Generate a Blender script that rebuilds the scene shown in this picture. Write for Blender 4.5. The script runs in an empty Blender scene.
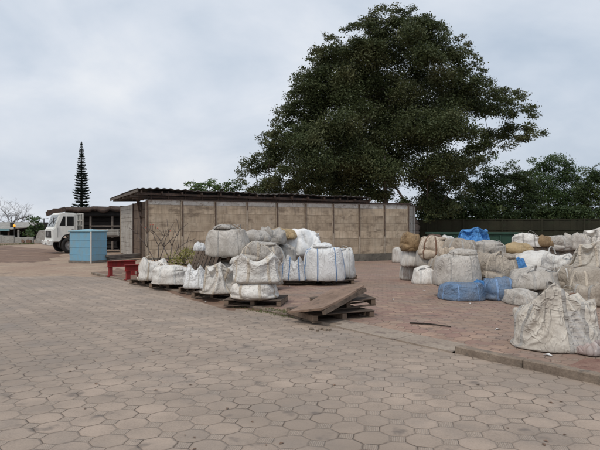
import bpy, bmesh, math, random
import numpy as np
from mathutils import Vector, Matrix, noise as mnoise
random.seed(7); rng0 = np.random.RandomState(5)
SC = bpy.context.scene
COL = SC.collection
# ================================================================ camera, light, exposure
F = 583.33; HOR = 228.0; EYE = 1.6
cam = bpy.data.objects.new('camera', bpy.data.cameras.new('camera')); COL.objects.link(cam); SC.camera = cam
cam.location = (0, 0, EYE); cam.rotation_euler = (math.pi/2, 0, 0)
cam.data.sensor_width = 36; cam.data.lens = 35; cam.data.shift_y = (HOR-225)/600.0
cam.data.clip_start = .1; cam.data.clip_end = 3000

SUN_EL, SUN_AZ = 58, 205          # degrees; azimuth measured from +Y clockwise (behind the camera, a little to the left)
world = bpy.data.worlds.new('World'); SC.world = world; world.use_nodes = True
sun = bpy.data.objects.new('sun', bpy.data.lights.new('sun', 'SUN')); COL.objects.link(sun)
sun.data.energy = 1.5; sun.data.angle = math.radians(11); sun.data.color = (1, .94, .86)
_e, _a = math.radians(SUN_EL), math.radians(SUN_AZ)
sun_dir = Vector((math.sin(_a)*math.cos(_e), math.cos(_a)*math.cos(_e), math.sin(_e)))
sun.rotation_euler = sun_dir.to_track_quat('Z', 'Y').to_euler()
SC.view_settings.view_transform = 'Standard'; SC.view_settings.look = 'None'
SC.view_settings.exposure = 0.06; SC.view_settings.gamma = 1.0; SC.view_settings.use_curve_mapping = False

# ---------------------------------------------------------------- node helpers
class NT:
    def __init__(s, tree): s.t = tree; s.n = tree.nodes; s.l = tree.links
    def node(s, typ, **kw):
        n = s.n.new(typ)
        for k, v in kw.items(): setattr(n, k, v)
        return n
    def inp(s, sock, v):
        if hasattr(v, 'is_linked') or isinstance(v, bpy.types.NodeSocket): s.l.new(v, sock)
        else:
            try: sock.default_value = v
            except Exception: sock.default_value = (v, v, v)
    def m(s, op, a, b=0.0, c=0.0, clamp=False):
        n = s.node('ShaderNodeMath', operation=op, use_clamp=clamp)
        s.inp(n.inputs[0], a); s.inp(n.inputs[1], b); s.inp(n.inputs[2], c)
        return n.outputs[0]
    def vm(s, op, a, b=(0, 0, 0)):
        n = s.node('ShaderNodeVectorMath', operation=op)
        s.inp(n.inputs[0], a); s.inp(n.inputs[1], b)
        return n.outputs[0]
    def noise(s, vec, scale, detail=4, rough=.55, dist=0.0, out=0):
        n = s.node('ShaderNodeTexNoise'); s.inp(n.inputs['Vector'], vec)
        n.inputs['Scale'].default_value = scale; n.inputs['Detail'].default_value = detail
        n.inputs['Roughness'].default_value = rough; n.inputs['Distortion'].default_value = dist
        return n.outputs[out]
    def ramp(s, fac, stops, interp='LINEAR'):
        n = s.node('ShaderNodeValToRGB'); s.inp(n.inputs[0], fac); cr = n.color_ramp; cr.interpolation = interp
        while len(cr.elements) < len(stops): cr.elements.new(.5)
        for e, (p, c) in zip(cr.elements, stops):
            e.position = p; e.color = (c, c, c, 1) if isinstance(c, (int, float)) else (*c, 1)
        return n.outputs[0]
    def mr(s, v, a, b, c=0.0, d=1.0):
        n = s.node('ShaderNodeMapRange'); n.clamp = True
        for k, x in zip(range(5), (v, a, b, c, d)): s.inp(n.inputs[k], x)
        return n.outputs[0]
    def mix(s, f, a, b, mode='MIX'):
        n = s.node('ShaderNodeMix', data_type='RGBA', blend_type=mode)
        s.inp(n.inputs[0], f)
        for k, x in ((6, a), (7, b)):
            if isinstance(x, (tuple, list)): n.inputs[k].default_value = (*x[:3], 1)
            elif isinstance(x, (int, float)): n.inputs[k].default_value = (x, x, x, 1)
            else: s.l.new(x, n.inputs[k])
        return n.outputs[2]
    def bump(s, h, strength=.5, dist=.02, normal=None):
        n = s.node('ShaderNodeBump'); s.inp(n.inputs['Height'], h)
        n.inputs['Strength'].default_value = strength; n.inputs['Distance'].default_value = dist
        if normal is not None: s.l.new(normal, n.inputs['Normal'])
        return n.outputs[0]
    def sep(s, v):
        n = s.node('ShaderNodeSeparateXYZ'); s.l.new(v, n.inputs[0]); return n.outputs
    def comb(s, x, y, z=0.0):
        n = s.node('ShaderNodeCombineXYZ')
        for k, v in enumerate((x, y, z)): s.inp(n.inputs[k], v)
        return n.outputs[0]

def new_mat(name):
    mt = bpy.data.materials.new(name); mt.use_nodes = True
    t = NT(mt.node_tree); b = t.n['Principled BSDF']
    return mt, t, b
def setp(t, b, **kw):
    for k, v in kw.items():
        k = k.replace('_', ' '); s = b.inputs[k]
        if isinstance(v, (tuple, list)) and len(v) == 3 and s.type == 'RGBA': s.default_value = (*v, 1)
        elif hasattr(v, 'is_linked'): t.l.new(v, s)
        else: s.default_value = v

# ---------------------------------------------------------------- overcast sky
wt = NT(world.node_tree); wt.n.clear()
tc = wt.node('ShaderNodeTexCoord').outputs['Generated']
sx, sy, sz = wt.sep(tc)
skyn = wt.node('ShaderNodeTexSky', sky_type='NISHITA'); skyn.sun_disc = False
skyn.sun_elevation = math.radians(SUN_EL); skyn.sun_rotation = math.radians(SUN_AZ)
skyn.air_density = 1.2; skyn.dust_density = 3
zc = wt.m('ADD', wt.m('MAXIMUM', sz, 0.0), .38)
cv = wt.comb(wt.m('DIVIDE', sx, zc), wt.m('DIVIDE', sy, zc), 0.0)
n1 = wt.noise(cv, .8, 6, .52, .5); n2 = wt.noise(wt.vm('ADD', cv, (7, 3, 0)), 2.4, 7, .55, .3)
nn = wt.m('ADD', wt.m('MULTIPLY', n1, .66), wt.m('MULTIPLY', n2, .34))
nn = wt.m('ADD', nn, wt.m('MULTIPLY', sx, -.10))
ccol = wt.ramp(nn, [(.37, (.47, .56, .68)), (.45, (.585, .66, .765)), (.53, (.71, .765, .85)), (.62, (.86, .885, .925))])
low = wt.mr(sz, 0.0, .22, 1.0, 0.0)
ccol = wt.mix(wt.m('MULTIPLY', low, .35), ccol, (.62, .65, .70))
ccol = wt.mix(wt.mr(sz, -.05, 0.0, 1.0, 0.0), ccol, (.2, .18, .16))
bg1 = wt.node('ShaderNodeBackground'); wt.l.new(skyn.outputs[0], bg1.inputs[0]); bg1.inputs[1].default_value = .05
bg2 = wt.node('ShaderNodeBackground'); wt.l.new(ccol, bg2.inputs[0]); bg2.inputs[1].default_value = 1.0
mx = wt.node('ShaderNodeMixShader'); mx.inputs[0].default_value = .93
wt.l.new(bg1.outputs[0], mx.inputs[1]); wt.l.new(bg2.outputs[0], mx.inputs[2])
wo = wt.node('ShaderNodeOutputWorld'); wt.l.new(mx.outputs[0], wo.inputs[0])

# ================================================================ object helpers
def tag(o, label=None, cat=None, group=None, kind=None):
    if label: o['label'] = label
    if cat: o['category'] = cat
    if group: o['group'] = group
    if kind: o['kind'] = kind
    return o
def empty(name, loc, rz=0.0, label=None, cat=None, group=None):
    o = bpy.data.objects.new(name, None); COL.objects.link(o); o.location = loc; o.rotation_euler[2] = rz
    o.empty_display_size = .2
    return tag(o, label, cat, group)
def link_mesh(name, me, mat=None, parent=None):
    o = bpy.data.objects.new(name, me); COL.objects.link(o)
    if mat and not me.materials: me.materials.append(mat)
    if parent: o.parent = parent
    return o
def mesh_np(name, V, Fa, smooth=False):
    V = np.asarray(V, dtype=np.float32); Fa = np.asarray(Fa, dtype=np.int32)
    me = bpy.data.meshes.new(name); k = Fa.shape[1]
    me.vertices.add(len(V)); me.vertices.foreach_set('co', V.ravel())
    me.loops.add(Fa.size); me.loops.foreach_set('vertex_index', Fa.ravel())
    me.polygons.add(len(Fa)); me.polygons.foreach_set('loop_start', np.arange(0, Fa.size, k, dtype=np.int32))
    me.polygons.foreach_set('loop_total', np.full(len(Fa), k, dtype=np.int32))
    if smooth: me.polygons.foreach_set('use_smooth', np.ones(len(Fa), dtype=bool))
    me.update(); me.validate()
    return me
class MB:
    """collects solids into one bmesh"""
    def __init__(s): s.bm = bmesh.new()
    def box(s, c, size, rot=None, bev=0.0, jit=0.0):
        r = bmesh.ops.create_cube(s.bm, size=1.0); vs = r['verts']
        M_ = Matrix.Translation(Vector(c)) @ (rot.to_4x4() if rot is not None else Matrix()) @ Matrix.Diagonal((*size, 1))
        bmesh.ops.transform(s.bm, matrix=M_, verts=vs)
        if jit:
            for v in vs: v.co += Vector([random.uniform(-jit, jit) for _ in range(3)])
        if bev:
            es = list({e for v in vs for e in v.link_edges})
            bmesh.ops.bevel(s.bm, geom=es, offset=bev, segments=1, affect='EDGES')
        return s
    def bar(s, a, b, w, h=None, up=(0, 0, 1), bev=0.0):
        a, b = Vector(a), Vector(b); d = b-a; L = d.length; z = d.normalized(); u = Vector(up)
        x = u.cross(z)
        if x.length < 1e-3: x = Vector((1, 0, 0)).cross(z)
        x.normalize(); y = z.cross(x)
        R = Matrix((x, y, z)).transposed()
        return s.box((a+b)/2, (w, h or w, L), R, bev)
    def tube(s, pts, r, seg=8, caps=True):
        pts = [Vector(p) for p in pts]; rs = r if isinstance(r, (list, tuple)) else [r]*len(pts); rings = []
        prevx = None
        for i, p in enumerate(pts):
            d = (pts[min(i+1, len(pts)-1)]-pts[max(i-1, 0)]).normalized()
            if prevx is None: x = Vector((0, 0, 1)).cross(d); x = x if x.length > .05 else Vector((1, 0, 0)).cross(d)
            else: x = prevx-d*prevx.dot(d)
            x.normalize(); prevx = x; y = d.cross(x)
            rings.append([s.bm.verts.new(p+(x*math.cos(2*math.pi*k/seg)+y*math.sin(2*math.pi*k/seg))*rs[i]) for k in range(seg)])
        for a, b in zip(rings, rings[1:]):
            for k in range(seg): s.bm.faces.new((a[k], a[(k+1) % seg], b[(k+1) % seg], b[k]))
        if caps: s.bm.faces.new(rings[0][::-1]); s.bm.faces.new(rings[-1])
        return s
    def prism(s, poly, thick, M_=None, bev=0.0):
        """polygon in xz extruded along y (centred)"""
        lo = [s.bm.verts.new((x, -thick/2, z)) for x, z in poly]; hi = [s.bm.verts.new((x, thick/2, z)) for x, z in poly]
        n = len(poly); fs = [s.bm.faces.new(lo), s.bm.faces.new(hi[::-1])]
        for i in range(n): fs.append(s.bm.faces.new((lo[(i+1) % n], lo[i], hi[i], hi[(i+1) % n])))
        bmesh.ops.recalc_face_normals(s.bm, faces=fs)
        if bev:
            es = list({e for f in fs for e in f.edges}); r = bmesh.ops.bevel(s.bm, geom=es, offset=bev, segments=2, affect='EDGES')
            vs = list({v for f in r['faces'] for v in f.verts} | {v for v in lo+hi if v.is_valid})
        else: vs = lo+hi
        if M_ is not None: bmesh.ops.transform(s.bm, matrix=M_, verts=[v for v in vs if v.is_valid])
        return s
    def quad(s, *p):
        s.bm.faces.new([s.bm.verts.new(q) for q in p]); return s
    def build(s, name, mat, parent=None, smooth=False):
        me = bpy.data.meshes.new(name); s.bm.to_mesh(me); s.bm.free()
        if smooth: me.polygons.foreach_set('use_smooth', [True]*len(me.polygons))
        return link_mesh(name, me, mat, parent)
def copy_tree(o, parent=None):
    c = o.copy(); COL.objects.link(c); c.parent = parent
    for ch in list(o.children): copy_tree(ch, c)
    return c
def fbm(v, o=4): return mnoise.fractal(Vector(v), 1.0, 2.0, o)

# ================================================================ ground shape
def sst(x, a, b):
    t = min(1, max(0, (x-a)/(b-a))); return t*t*(3-2*t)
def gz(x, y):                                           # the lot falls away towards the back right
    return -.45*sst(y, 13, 32)*sst(x, -7, 1)
K0 = Vector((-.18, 10.48)); KD = Vector((.5809, -.814)); KN = Vector((.814, .5809))    # kerb line, its direction, its normal (into the yard)
def kt(x, y):
    p = Vector((x, y))-K0; return p.dot(KD), p.dot(KN)
def lift(t, n):                                         # how far the yard paving stands above the road
    left = .035
    ramp = .006+.07*sst(n, .05, 1.0)
    right = .085
    a = sst(t, .9, 1.4)
    b = sst(t, 3.69, 3.74)
    v = left*(1-a)+ramp*a
    return v*(1-b)+right*b
def yard_z(x, y):
    t, n = kt(x, y); return gz(x, y)+lift(t, max(0, n))
def in_yard(x, y):
    t, n = kt(x, y); return (n > 0 and t > -12.5) or (n > 5 and t > -19)
def floor_z(x, y): return yard_z(x, y) if in_yard(x, y) else gz(x, y)
def at(u, v, up=0.0):
    """the ground point seen at pixel u, v of the photograph"""
    Y = F*EYE/max(v-HOR, .5)
    for _ in range(25):
        X = (u-300)/F*Y; Y = Y*.5+.5*F*(EYE-up-floor_z(X, Y))/(v-HOR)
    X = (u-300)/F*Y
    return Vector((X, Y, floor_z(X, Y)))
def pix(u, v, Y): return Vector(((u-300)/F*Y, Y, EYE-(v-HOR)/F*Y))
# ---------------------------------------------------------------- cloth bag simulation (numpy)
def box_grid(w, d, h, c):
    nx, ny, nz = max(4, round(w/c)), max(4, round(d/c)), max(3, round(h/c))
    idx, V, F, side = {}, [], [], []
    def v(i, j, k):
        q = (i, j, k)
        if q not in idx:
            idx[q] = len(V); V.append(((i/nx-.5)*w, (j/ny-.5)*d, k/nz*h))
        return idx[q]
    for i in range(nx):
        for j in range(ny):
            F.append((v(i,j,0), v(i,j+1,0), v(i+1,j+1,0), v(i+1,j,0))); side.append(('b', i, j))
            F.append((v(i,j,nz), v(i+1,j,nz), v(i+1,j+1,nz), v(i,j+1,nz))); side.append(('t', i, j))
    for i in range(nx):
        for k in range(nz):
            F.append((v(i,0,k), v(i+1,0,k), v(i+1,0,k+1), v(i,0,k+1))); side.append(('f', i, k))
            F.append((v(i+1,ny,k), v(i,ny,k), v(i,ny,k+1), v(i+1,ny,k+1))); side.append(('k', i, k))
    for j in range(ny):
        for k in range(nz):
            F.append((v(0,j+1,k), v(0,j,k), v(0,j,k+1), v(0,j+1,k+1))); side.append(('l', j, k))
            F.append((v(nx,j,k), v(nx,j+1,k), v(nx,j+1,k+1), v(nx,j,k+1))); side.append(('r', j, k))
    return np.array(V), np.array(F), side, idx, (nx, ny, nz)

RHO = .96
def sim_bag(w, d, h, c=.045, fill=.8, steps=110, iters=14, seed=1, peaks=(), noise=.02, top=None, slack=1.0, seamk=.95, pucker=.025, stiff=.07, belts=(), beltk=.95, comp=.08, hold=False):
    """a closed fabric box w x d x h, filled to a share of its volume, dropped on the ground; peaks: (i/nx, j/ny, dx, dy, height)"""
    rng = np.random.RandomState(seed)
    X, F, side, idx, (nx, ny, nz) = box_grid(w, d, h, c)
    N = len(X)
    nb = [dict() for _ in range(N)]
    def add(a, b, s):
        if b not in nb[a]: nb[a][b] = s; nb[b][a] = s
    for f in F:
        for q in range(4): add(f[q], f[(q+1) % 4], 1.0)
        add(f[0], f[2], .45); add(f[1], f[3], .45)
    # bending: straight two-ring links
    ring = [[b for b, s in nb[a].items() if s == 1.0] for a in range(N)]
    bend = []
    for a in range(N):
        for m in ring[a]:
            for b in ring[m]:
                if b > a and b not in nb[a]:
                    if np.linalg.norm((X[a]+X[b])/2 - X[m]) < 1e-4: bend.append((a, b))
    for a, b in bend: add(a, b, stiff)
    K = max(len(q) for q in nb)
    NB = np.zeros((N, K), int); W = np.zeros((N, K))
    for a in range(N):
        for q, (b, s) in enumerate(nb[a].items()): NB[a, q] = b; W[a, q] = s
    R = np.linalg.norm(X[NB]-X[:, None], axis=2)*slack
    # seams, belts and patches of the cloth are a little short or long, which is what puckers it
    X0 = X.copy(); e = 1e-4
    onx = (np.abs(np.abs(X0[:, 0])-w/2) < e).astype(int); ony = (np.abs(np.abs(X0[:, 1])-d/2) < e).astype(int)
    onz = ((X0[:, 2] < e) | (X0[:, 2] > h-e)).astype(int)
    seam = (onx+ony+onz) >= 2
    both = seam[:, None] & seam[NB]
    R *= np.where(both, seamk, 1.0)
    for fr in belts:                                                      # sewn-on belts cinch the cloth
        for ax, L_ in ((0, w), (1, d)):
            n_ = (nx, ny)[ax]
            p_ = (round(fr*n_)/n_-.5)*L_
            on = np.abs(X0[:, ax]-p_) < e
            R *= np.where(on[:, None] & on[NB], beltk, 1.0)
    mid = (X0[:, None]+X0[NB])/2
    q = rng.rand(8, 4)
    pat = sum(np.sin((mid*(q[m, :3]*2-1)).sum(2)*(9+m*5)+q[m, 3]*6.28) for m in range(8))/2.2
    R *= 1+pucker*pat
    Wn = W/W.sum(1, keepdims=True)
    T = np.concatenate([F[:, [0,1,2]], F[:, [0,2,3]]])
    V0 = w*d*h
    X = X + rng.normal(0, 1, X.shape)*noise*.25
    ph = rng.rand(6)*6.28
    X[:, 0] += noise*np.sin(X[:, 2]*9+ph[0]+X[:, 1]*7); X[:, 1] += noise*np.sin(X[:, 2]*8+ph[1]+X[:, 0]*6)
    X[:, 2] = np.maximum(X[:, 2] + noise*np.sin(X[:, 0]*7+ph[2])*np.sin(X[:, 1]*8+ph[3])*(X[:, 2] > .3*h), 0)
    pins = []
    for (a, b, dx, dy, hh) in peaks:
        i = idx[(round(a*nx), round(b*ny), nz)]
        pins.append((i, X[i].copy(), np.array([X[i][0]+dx, X[i][1]+dy, hh])))
    X = X.astype(np.float32); R = R.astype(np.float32); Wn = Wn.astype(np.float32)
    v = np.zeros_like(X); dt = 1/110.; hf = h*fill; am = V0**(1/3)
    for s in range(steps):
        a, b, cc = X[T[:, 0]], X[T[:, 1]], X[T[:, 2]]
        n = np.cross(b-a, cc-a)/2
        vol = (a*np.cross(b, cc)).sum()/6
        hf += .25*(V0*fill-vol)/(w*d)
        hf = min(hf, h*1.1)
        zc = (a[:, 2]+b[:, 2]+cc[:, 2])/3
        p = np.maximum(0, hf-zc)
        Fo = np.zeros_like(X)
        fv = n*(p*900)[:, None]/3
        for q in range(3):
            for m in range(3): Fo[:, m] += np.bincount(T[:, q], fv[:, m], N)
        mass = .5*c*c*14
        acc = Fo/mass*.8; acc[:, 2] -= 9.8
        mag = np.linalg.norm(acc, axis=1, keepdims=True); acc *= np.minimum(1, 120/np.maximum(mag, 1e-6))
        v = (v + acc*dt)*.93
        P = X + v*dt
        low = X[:, 2] < .004
        om = 1.0; prev = P.copy()
        for it in range(iters):
            D = P[NB]-P[:, None]; L = np.sqrt((D*D).sum(2))+1e-9
            k = (L-R)/L
            k = np.where(k < 0, k*comp, k)          # weak against compression, stiff against stretch
            Q = P + .8*((D*(k*Wn)[:, :, None]).sum(1))
            om = 1.0 if it < 2 else (1/(1-RHO*RHO/2) if it == 2 else 1/(1-RHO*RHO*om/4))
            Q = om*(Q-prev)+prev; prev = P; P = Q
            P[:, 2] = np.maximum(P[:, 2], 0)
            if top is not None: P[:, 2] = np.minimum(P[:, 2], top+max(0, 1-s/30.)*h)
            if hold or s < steps*.62:
                for i, a0, b0 in pins:
                    f_ = min(1, s/40.); P[i] = a0*(1-f_)+b0*f_
        P[low, :2] = X[low, :2]*.6+P[low, :2]*.4
        v = (P-X)/dt; X = P
    # light fairing of single-vertex jitter
    E = (W >= .99)
    We = E/E.sum(1, keepdims=True)
    for _ in range(1): X = X*.6 + .4*(X[NB]*We[:, :, None]).sum(1)
    X[:, 2] -= X[:, 2].min()
    return dict(X=X, F=F, side=side, idx=idx, n=(nx, ny, nz), c=c, dims=X.max(0)-X.min(0))
# ================================================================ materials
def paver_mat(name, base, alt, p0, ang, joint, dirt, dirt_amt, red=None):
    mt, t, b = new_mat(name)
    P = t.node('ShaderNodeTexCoord').outputs['Object']
    wob = t.vm('SCALE', t.vm('SUBTRACT', t.noise(P, 1.1, 2, .5, 0, 1), (.5, .5, .5)), (0, 0, 0)); wob.node.inputs['Scale'].default_value = .05
    Pw = t.vm('ADD', P, wob)
    fine = t.vm('SCALE', t.vm('SUBTRACT', t.noise(P, 22, 2, .5, 0, 1), (.5, .5, .5)), (0, 0, 0)); fine.node.inputs['Scale'].default_value = .016
    Pw = t.vm('ADD', Pw, fine)
    x, y, z = t.sep(Pw); c, s = math.cos(ang), math.sin(ang)
    u = t.m('DIVIDE', t.m('ADD', t.m('MULTIPLY', x, c), t.m('MULTIPLY', y, s)), p0)
    v = t.m('DIVIDE', t.m('SUBTRACT', t.m('MULTIPLY', y, c), t.m('MULTIPLY', x, s)), p0)
    ru, rv = t.m('ROUND', u), t.m('ROUND', v); lu, lv = t.m('SUBTRACT', u, ru), t.m('SUBTRACT', v, rv)
    a, bb = t.m('ABSOLUTE', lu), t.m('ABSOLUTE', lv); S = t.m('ADD', a, bb)
    inoct = t.m('LESS_THAN', S, .7071)
    dflat = t.m('SUBTRACT', .5, t.m('MAXIMUM', a, bb)); ddiag = t.m('MULTIPLY', t.m('SUBTRACT', .7071, S), .7071)
    doct = t.m('MINIMUM', dflat, ddiag); dsq = t.m('ABSOLUTE', ddiag)
    # squares are cast onto one neighbour: the joint on that side is closed
    side_open = t.mr(t.m('MULTIPLY', lu, lv), -.02, .02, .35, 1.0)
    dsq = t.m('DIVIDE', dsq, t.m('MAXIMUM', side_open, .4))
    d = t.m('ADD', t.m('MULTIPLY', doct, inoct), t.m('MULTIPLY', dsq, t.m('SUBTRACT', 1.0, inoct)))
    cell = t.comb(t.m('ADD', ru, t.m('MULTIPLY', t.m('SUBTRACT', 1.0, inoct), .5)), t.m('ADD', rv, t.m('MULTIPLY', t.m('SUBTRACT', 1.0, inoct), .5)), 0.0)
    # inside a square, give all four quadrants the same cell
    fu, fv = t.m('FLOOR', u), t.m('FLOOR', v)
    cu = t.m('ADD', t.m('MULTIPLY', ru, inoct), t.m('MULTIPLY', t.m('ADD', fu, .5), t.m('SUBTRACT', 1.0, inoct)))
    cw = t.m('ADD', t.m('MULTIPLY', rv, inoct), t.m('MULTIPLY', t.m('ADD', fv, .5), t.m('SUBTRACT', 1.0, inoct)))
    wn = t.node('ShaderNodeTexWhiteNoise', noise_dimensions='2D'); t.l.new(t.comb(cu, cw), wn.inputs['Vector'])
    rv1 = wn.outputs['Value']; rc = t.sep(wn.outputs['Color'])
    jw = t.mr(t.noise(P, 1.3, 3), .35, .7, .004, .026)
    jm = t.mr(d, 0.0, t.m('ADD', jw, .012), 1.0, 0.0)                     # 1 in the joint
    big = t.noise(P, .35, 5, .6); mid = t.noise(P, 2.6, 5, .62); gr = t.noise(P, 60, 4, .7)
    col = t.mix(t.mr(rv1, 0, 1, 0, 1), base, alt)
    if red is not None:
        col = t.mix(t.m('MULTIPLY', t.m('GREATER_THAN', rc[0], .62), .8), col, red)
        col = t.mix(t.mr(t.noise(P, .8, 4), .5, .66, 0, .75), col, red)
    col = t.mix(1.0, col, t.ramp(t.m('ADD', t.m('MULTIPLY', mid, .5), t.m('MULTIPLY', gr, .5)), [(.33, .68), (.5, 1.0), (.68, 1.22)]), 'MULTIPLY')
    col = t.mix(t.mr(big, .44, .6, 0, dirt_amt), col, dirt)
    col = t.mix(t.mr(t.noise(P, .9, 5, .65), .5, .68, 0, .45), col, (.21, .185, .165))
    col = t.mix(t.mr(t.noise(P, 3.1, 3, .5), .63, .72, 0, .55), col, (.085, .075, .07))      # oil and tyre blotches
    col = t.mix(t.mr(t.noise(P, 7, 3, .6), .72, .80, 0, .6), col, (.06, .045, .035))
    ribc = t.m('SINE', t.m('MULTIPLY', t.m('ADD', u, v), 2*math.pi*13.0))
    col = t.mix(t.m('MULTIPLY', t.m('MULTIPLY', t.mr(ribc, -.2, .6), t.m('SUBTRACT', 1.0, inoct)), .35), col, (.46, .39, .32))     # lighter stripes on the rib tops
    col = t.mix(t.m('MULTIPLY', jm, t.mr(t.noise(P, 2.6, 4), .42, .62, .25, 1.0)), col, joint)
    setp(t, b, Base_Color=col, Roughness=t.mr(mid, .3, .7, .72, .95))
    b.inputs['Specular IOR Level'].default_value = .25
    ribs = t.m('SINE', t.m('MULTIPLY', t.m('ADD', u, v), 2*math.pi*13.0))
    col2 = None
    ribs = t.m('MULTIPLY', t.m('MULTIPLY', ribs, t.m('SUBTRACT', 1.0, inoct)), .0016)
    h = t.m('MULTIPLY', t.mr(d, 0.0, .055, 0.0, 1.0), .008)
    tilt = t.m('ADD', t.m('MULTIPLY', lu, t.m('SUBTRACT', rc[0], .5)), t.m('MULTIPLY', lv, t.m('SUBTRACT', rc[1], .5)))
    h = t.m('ADD', t.m('ADD', h, ribs), t.m('ADD', t.m('MULTIPLY', tilt, .018), t.m('MULTIPLY', gr, .0022)))
    h = t.m('ADD', h, t.m('MULTIPLY', mid, .006))
    t.l.new(t.bump(h, 1.0, 1.0), b.inputs['Normal'])
    return mt
KANG = math.atan2(KD.y, KD.x)
M = {}
M['road'] = paver_mat('worn_grey_pavers', (.375, .295, .235), (.315, .25, .20), .276, KANG, (.085, .062, .048), (.25, .20, .16), .7)
M['yard'] = paver_mat('red_pavers', (.35, .24, .18), (.25, .165, .125), .25, KANG+math.radians(-17), (.06, .042, .032), (.24, .18, .135), .6, red=(.285, .18, .145))

def rough_mat(name, c1, c2, scale=2.0, bump=.3, rough=.9, c3=None, fine=30, dist=.02):
    mt, t, b = new_mat(name); P = t.node('ShaderNodeTexCoord').outputs['Object']
    oi = t.node('ShaderNodeObjectInfo').outputs['Random']
    P = t.vm('ADD', P, t.comb(t.m('MULTIPLY', oi, 37), t.m('MULTIPLY', oi, 13), 0.0))
    n = t.noise(P, scale, 5, .6); f = t.noise(P, fine, 3, .6)
    col = t.mix(t.mr(n, .35, .65), c1, c2)
    if c3: col = t.mix(t.mr(t.noise(P, scale*2.3, 4, .6), .55, .66, 0, .8), col, c3)
    col = t.mix(1.0, col, t.ramp(f, [(.3, .8), (.7, 1.15)]), 'MULTIPLY')
    setp(t, b, Base_Color=col, Roughness=rough); b.inputs['Specular IOR Level'].default_value = .3
    t.l.new(t.bump(t.m('ADD', n, t.m('MULTIPLY', f, .5)), bump, dist), b.inputs['Normal'])
    return mt
M['dirt'] = rough_mat('sandy_dirt', (.37, .28, .205), (.30, .205, .15), .5, .5, .95, (.2, .15, .115), 12, .05)
M['mud'] = rough_mat('brown_dirt', (.23, .145, .10), (.15, .095, .068), .6, .5, .85, (.29, .205, .145), 9, .05)
M['kerb'] = rough_mat('kerb_concrete', (.27, .215, .165), (.17, .13, .10), 3, .5, .9, (.13, .11, .09), 40)
M['slab'] = rough_mat('ramp_concrete', (.34, .28, .225), (.27, .215, .17), 1.6, .4, .9, (.17, .13, .11), 30)
M['reddust'] = rough_mat('red_dust', (.19, .10, .078), (.26, .165, .125), 4, .6, .95, (.10, .05, .04), 50)
M['conc'] = rough_mat('grey_concrete', (.38, .37, .34), (.28, .265, .24), 2, .3, .9, (.2, .18, .16))
M['plinth'] = rough_mat('stained_plinth', (.20, .18, .15), (.11, .10, .085), 1.5, .4, .95, (.06, .055, .05))
M['postc'] = rough_mat('post_concrete', (.44, .37, .29), (.30, .24, .18), 4, .3, .9)
M['rust'] = rough_mat('rusty_brown_steel', (.075, .05, .038), (.045, .034, .03), 6, .3, .7, (.13, .07, .045))
M['strapsteel'] = rough_mat('brown_steel', (.13, .085, .06), (.08, .055, .042), 5, .3, .8, (.2, .12, .08))
M['wood'] = None
def wood_mat(name, c1, c2, axis=0, rough=.85):
    mt, t, b = new_mat(name); P = t.node('ShaderNodeTexCoord').outputs['Object']
    oi = t.node('ShaderNodeObjectInfo').outputs['Random']; isl = t.node('ShaderNodeNewGeometry').outputs['Random Per Island']
    s = [22, 22, 22]; s[axis] = 1.6
    Q = t.vm('ADD', t.vm('MULTIPLY', P, tuple(s)), t.comb(t.m('MULTIPLY', isl, 50), t.m('MULTIPLY', oi, 31), t.m('MULTIPLY', isl, 17)))
    n = t.noise(Q, 1.0, 5, .6); g = t.noise(P, 3, 4, .6)
    col = t.mix(t.mr(n, .3, .7), c1, c2)
    col = t.mix(t.mr(g, .5, .7, 0, .6), col, tuple(x*.45 for x in c2))
    col = t.mix(1.0, col, t.ramp(isl, [(0, .72), (1, 1.22)]), 'MULTIPLY')
    setp(t, b, Base_Color=col, Roughness=rough); b.inputs['Specular IOR Level'].default_value = .25
    t.l.new(t.bump(n, .4, .006), b.inputs['Normal']); return mt
M['wood'] = wood_mat('weathered_pallet_wood', (.16, .12, .09), (.075, .055, .043))
M['woodlight'] = wood_mat('paler_pallet_wood', (.25, .18, .13), (.13, .095, .07))
M['ply'] = rough_mat('plywood_sheet', (.27, .185, .135), (.18, .12, .085), 2.5, .2, .85, (.12, .085, .065), 25, .004)
M['woodz'] = wood_mat('weathered_boards', (.22, .19, .16), (.12, .10, .085), 0)
M['darkwood'] = wood_mat('dark_boards', (.035, .032, .03), (.018, .017, .016), 0)

def panel_mat():
    mt, t, b = new_mat('stained_concrete_panels'); P = t.node('ShaderNodeTexCoord').outputs['Object']
    isl = t.node('ShaderNodeNewGeometry').outputs['Random Per Island']
    oi = t.node('ShaderNodeObjectInfo').outputs['Random']
    x, y, z = t.sep(P)
    Q = t.vm('ADD', P, t.comb(t.m('MULTIPLY', isl, 23), t.m('MULTIPLY', oi, 41), 0.0))
    n = t.noise(Q, 1.3, 5, .62)
    st = t.noise(t.vm('MULTIPLY', Q, (9, 9, .7)), 1.0, 5, .65)            # streaks run down the slabs
    hz = t.noise(t.vm('MULTIPLY', Q, (.6, .6, 14)), 1.0, 4, .6)           # casting lines along the slabs
    col = t.ramp(n, [(.3, (.36, .28, .20)), (.5, (.47, .375, .275)), (.7, (.55, .455, .345))])
    col = t.mix(1.0, col, t.ramp(isl, [(0, .78), (.5, 1.0), (1, 1.12)]), 'MULTIPLY')
    col = t.mix(1.0, col, t.ramp(st, [(.3, .72), (.52, 1.0), (.7, 1.1)]), 'MULTIPLY')
    col = t.mix(1.0, col, t.ramp(hz, [(.3, .9), (.6, 1.03)]), 'MULTIPLY')
    col = t.mix(t.mr(t.noise(t.vm('MULTIPLY', Q, (1.2, 1.2, 2.5)), 1.0, 4, .65), .52, .66, 0, .75), col, (.17, .13, .095))
    setp(t, b, Base_Color=col, Roughness=.92); b.inputs['Specular IOR Level'].default_value = .2
    t.l.new(t.bump(t.m('ADD', hz, n), .35, .01), b.inputs['Normal']); return mt
M['panel'] = panel_mat()
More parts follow.
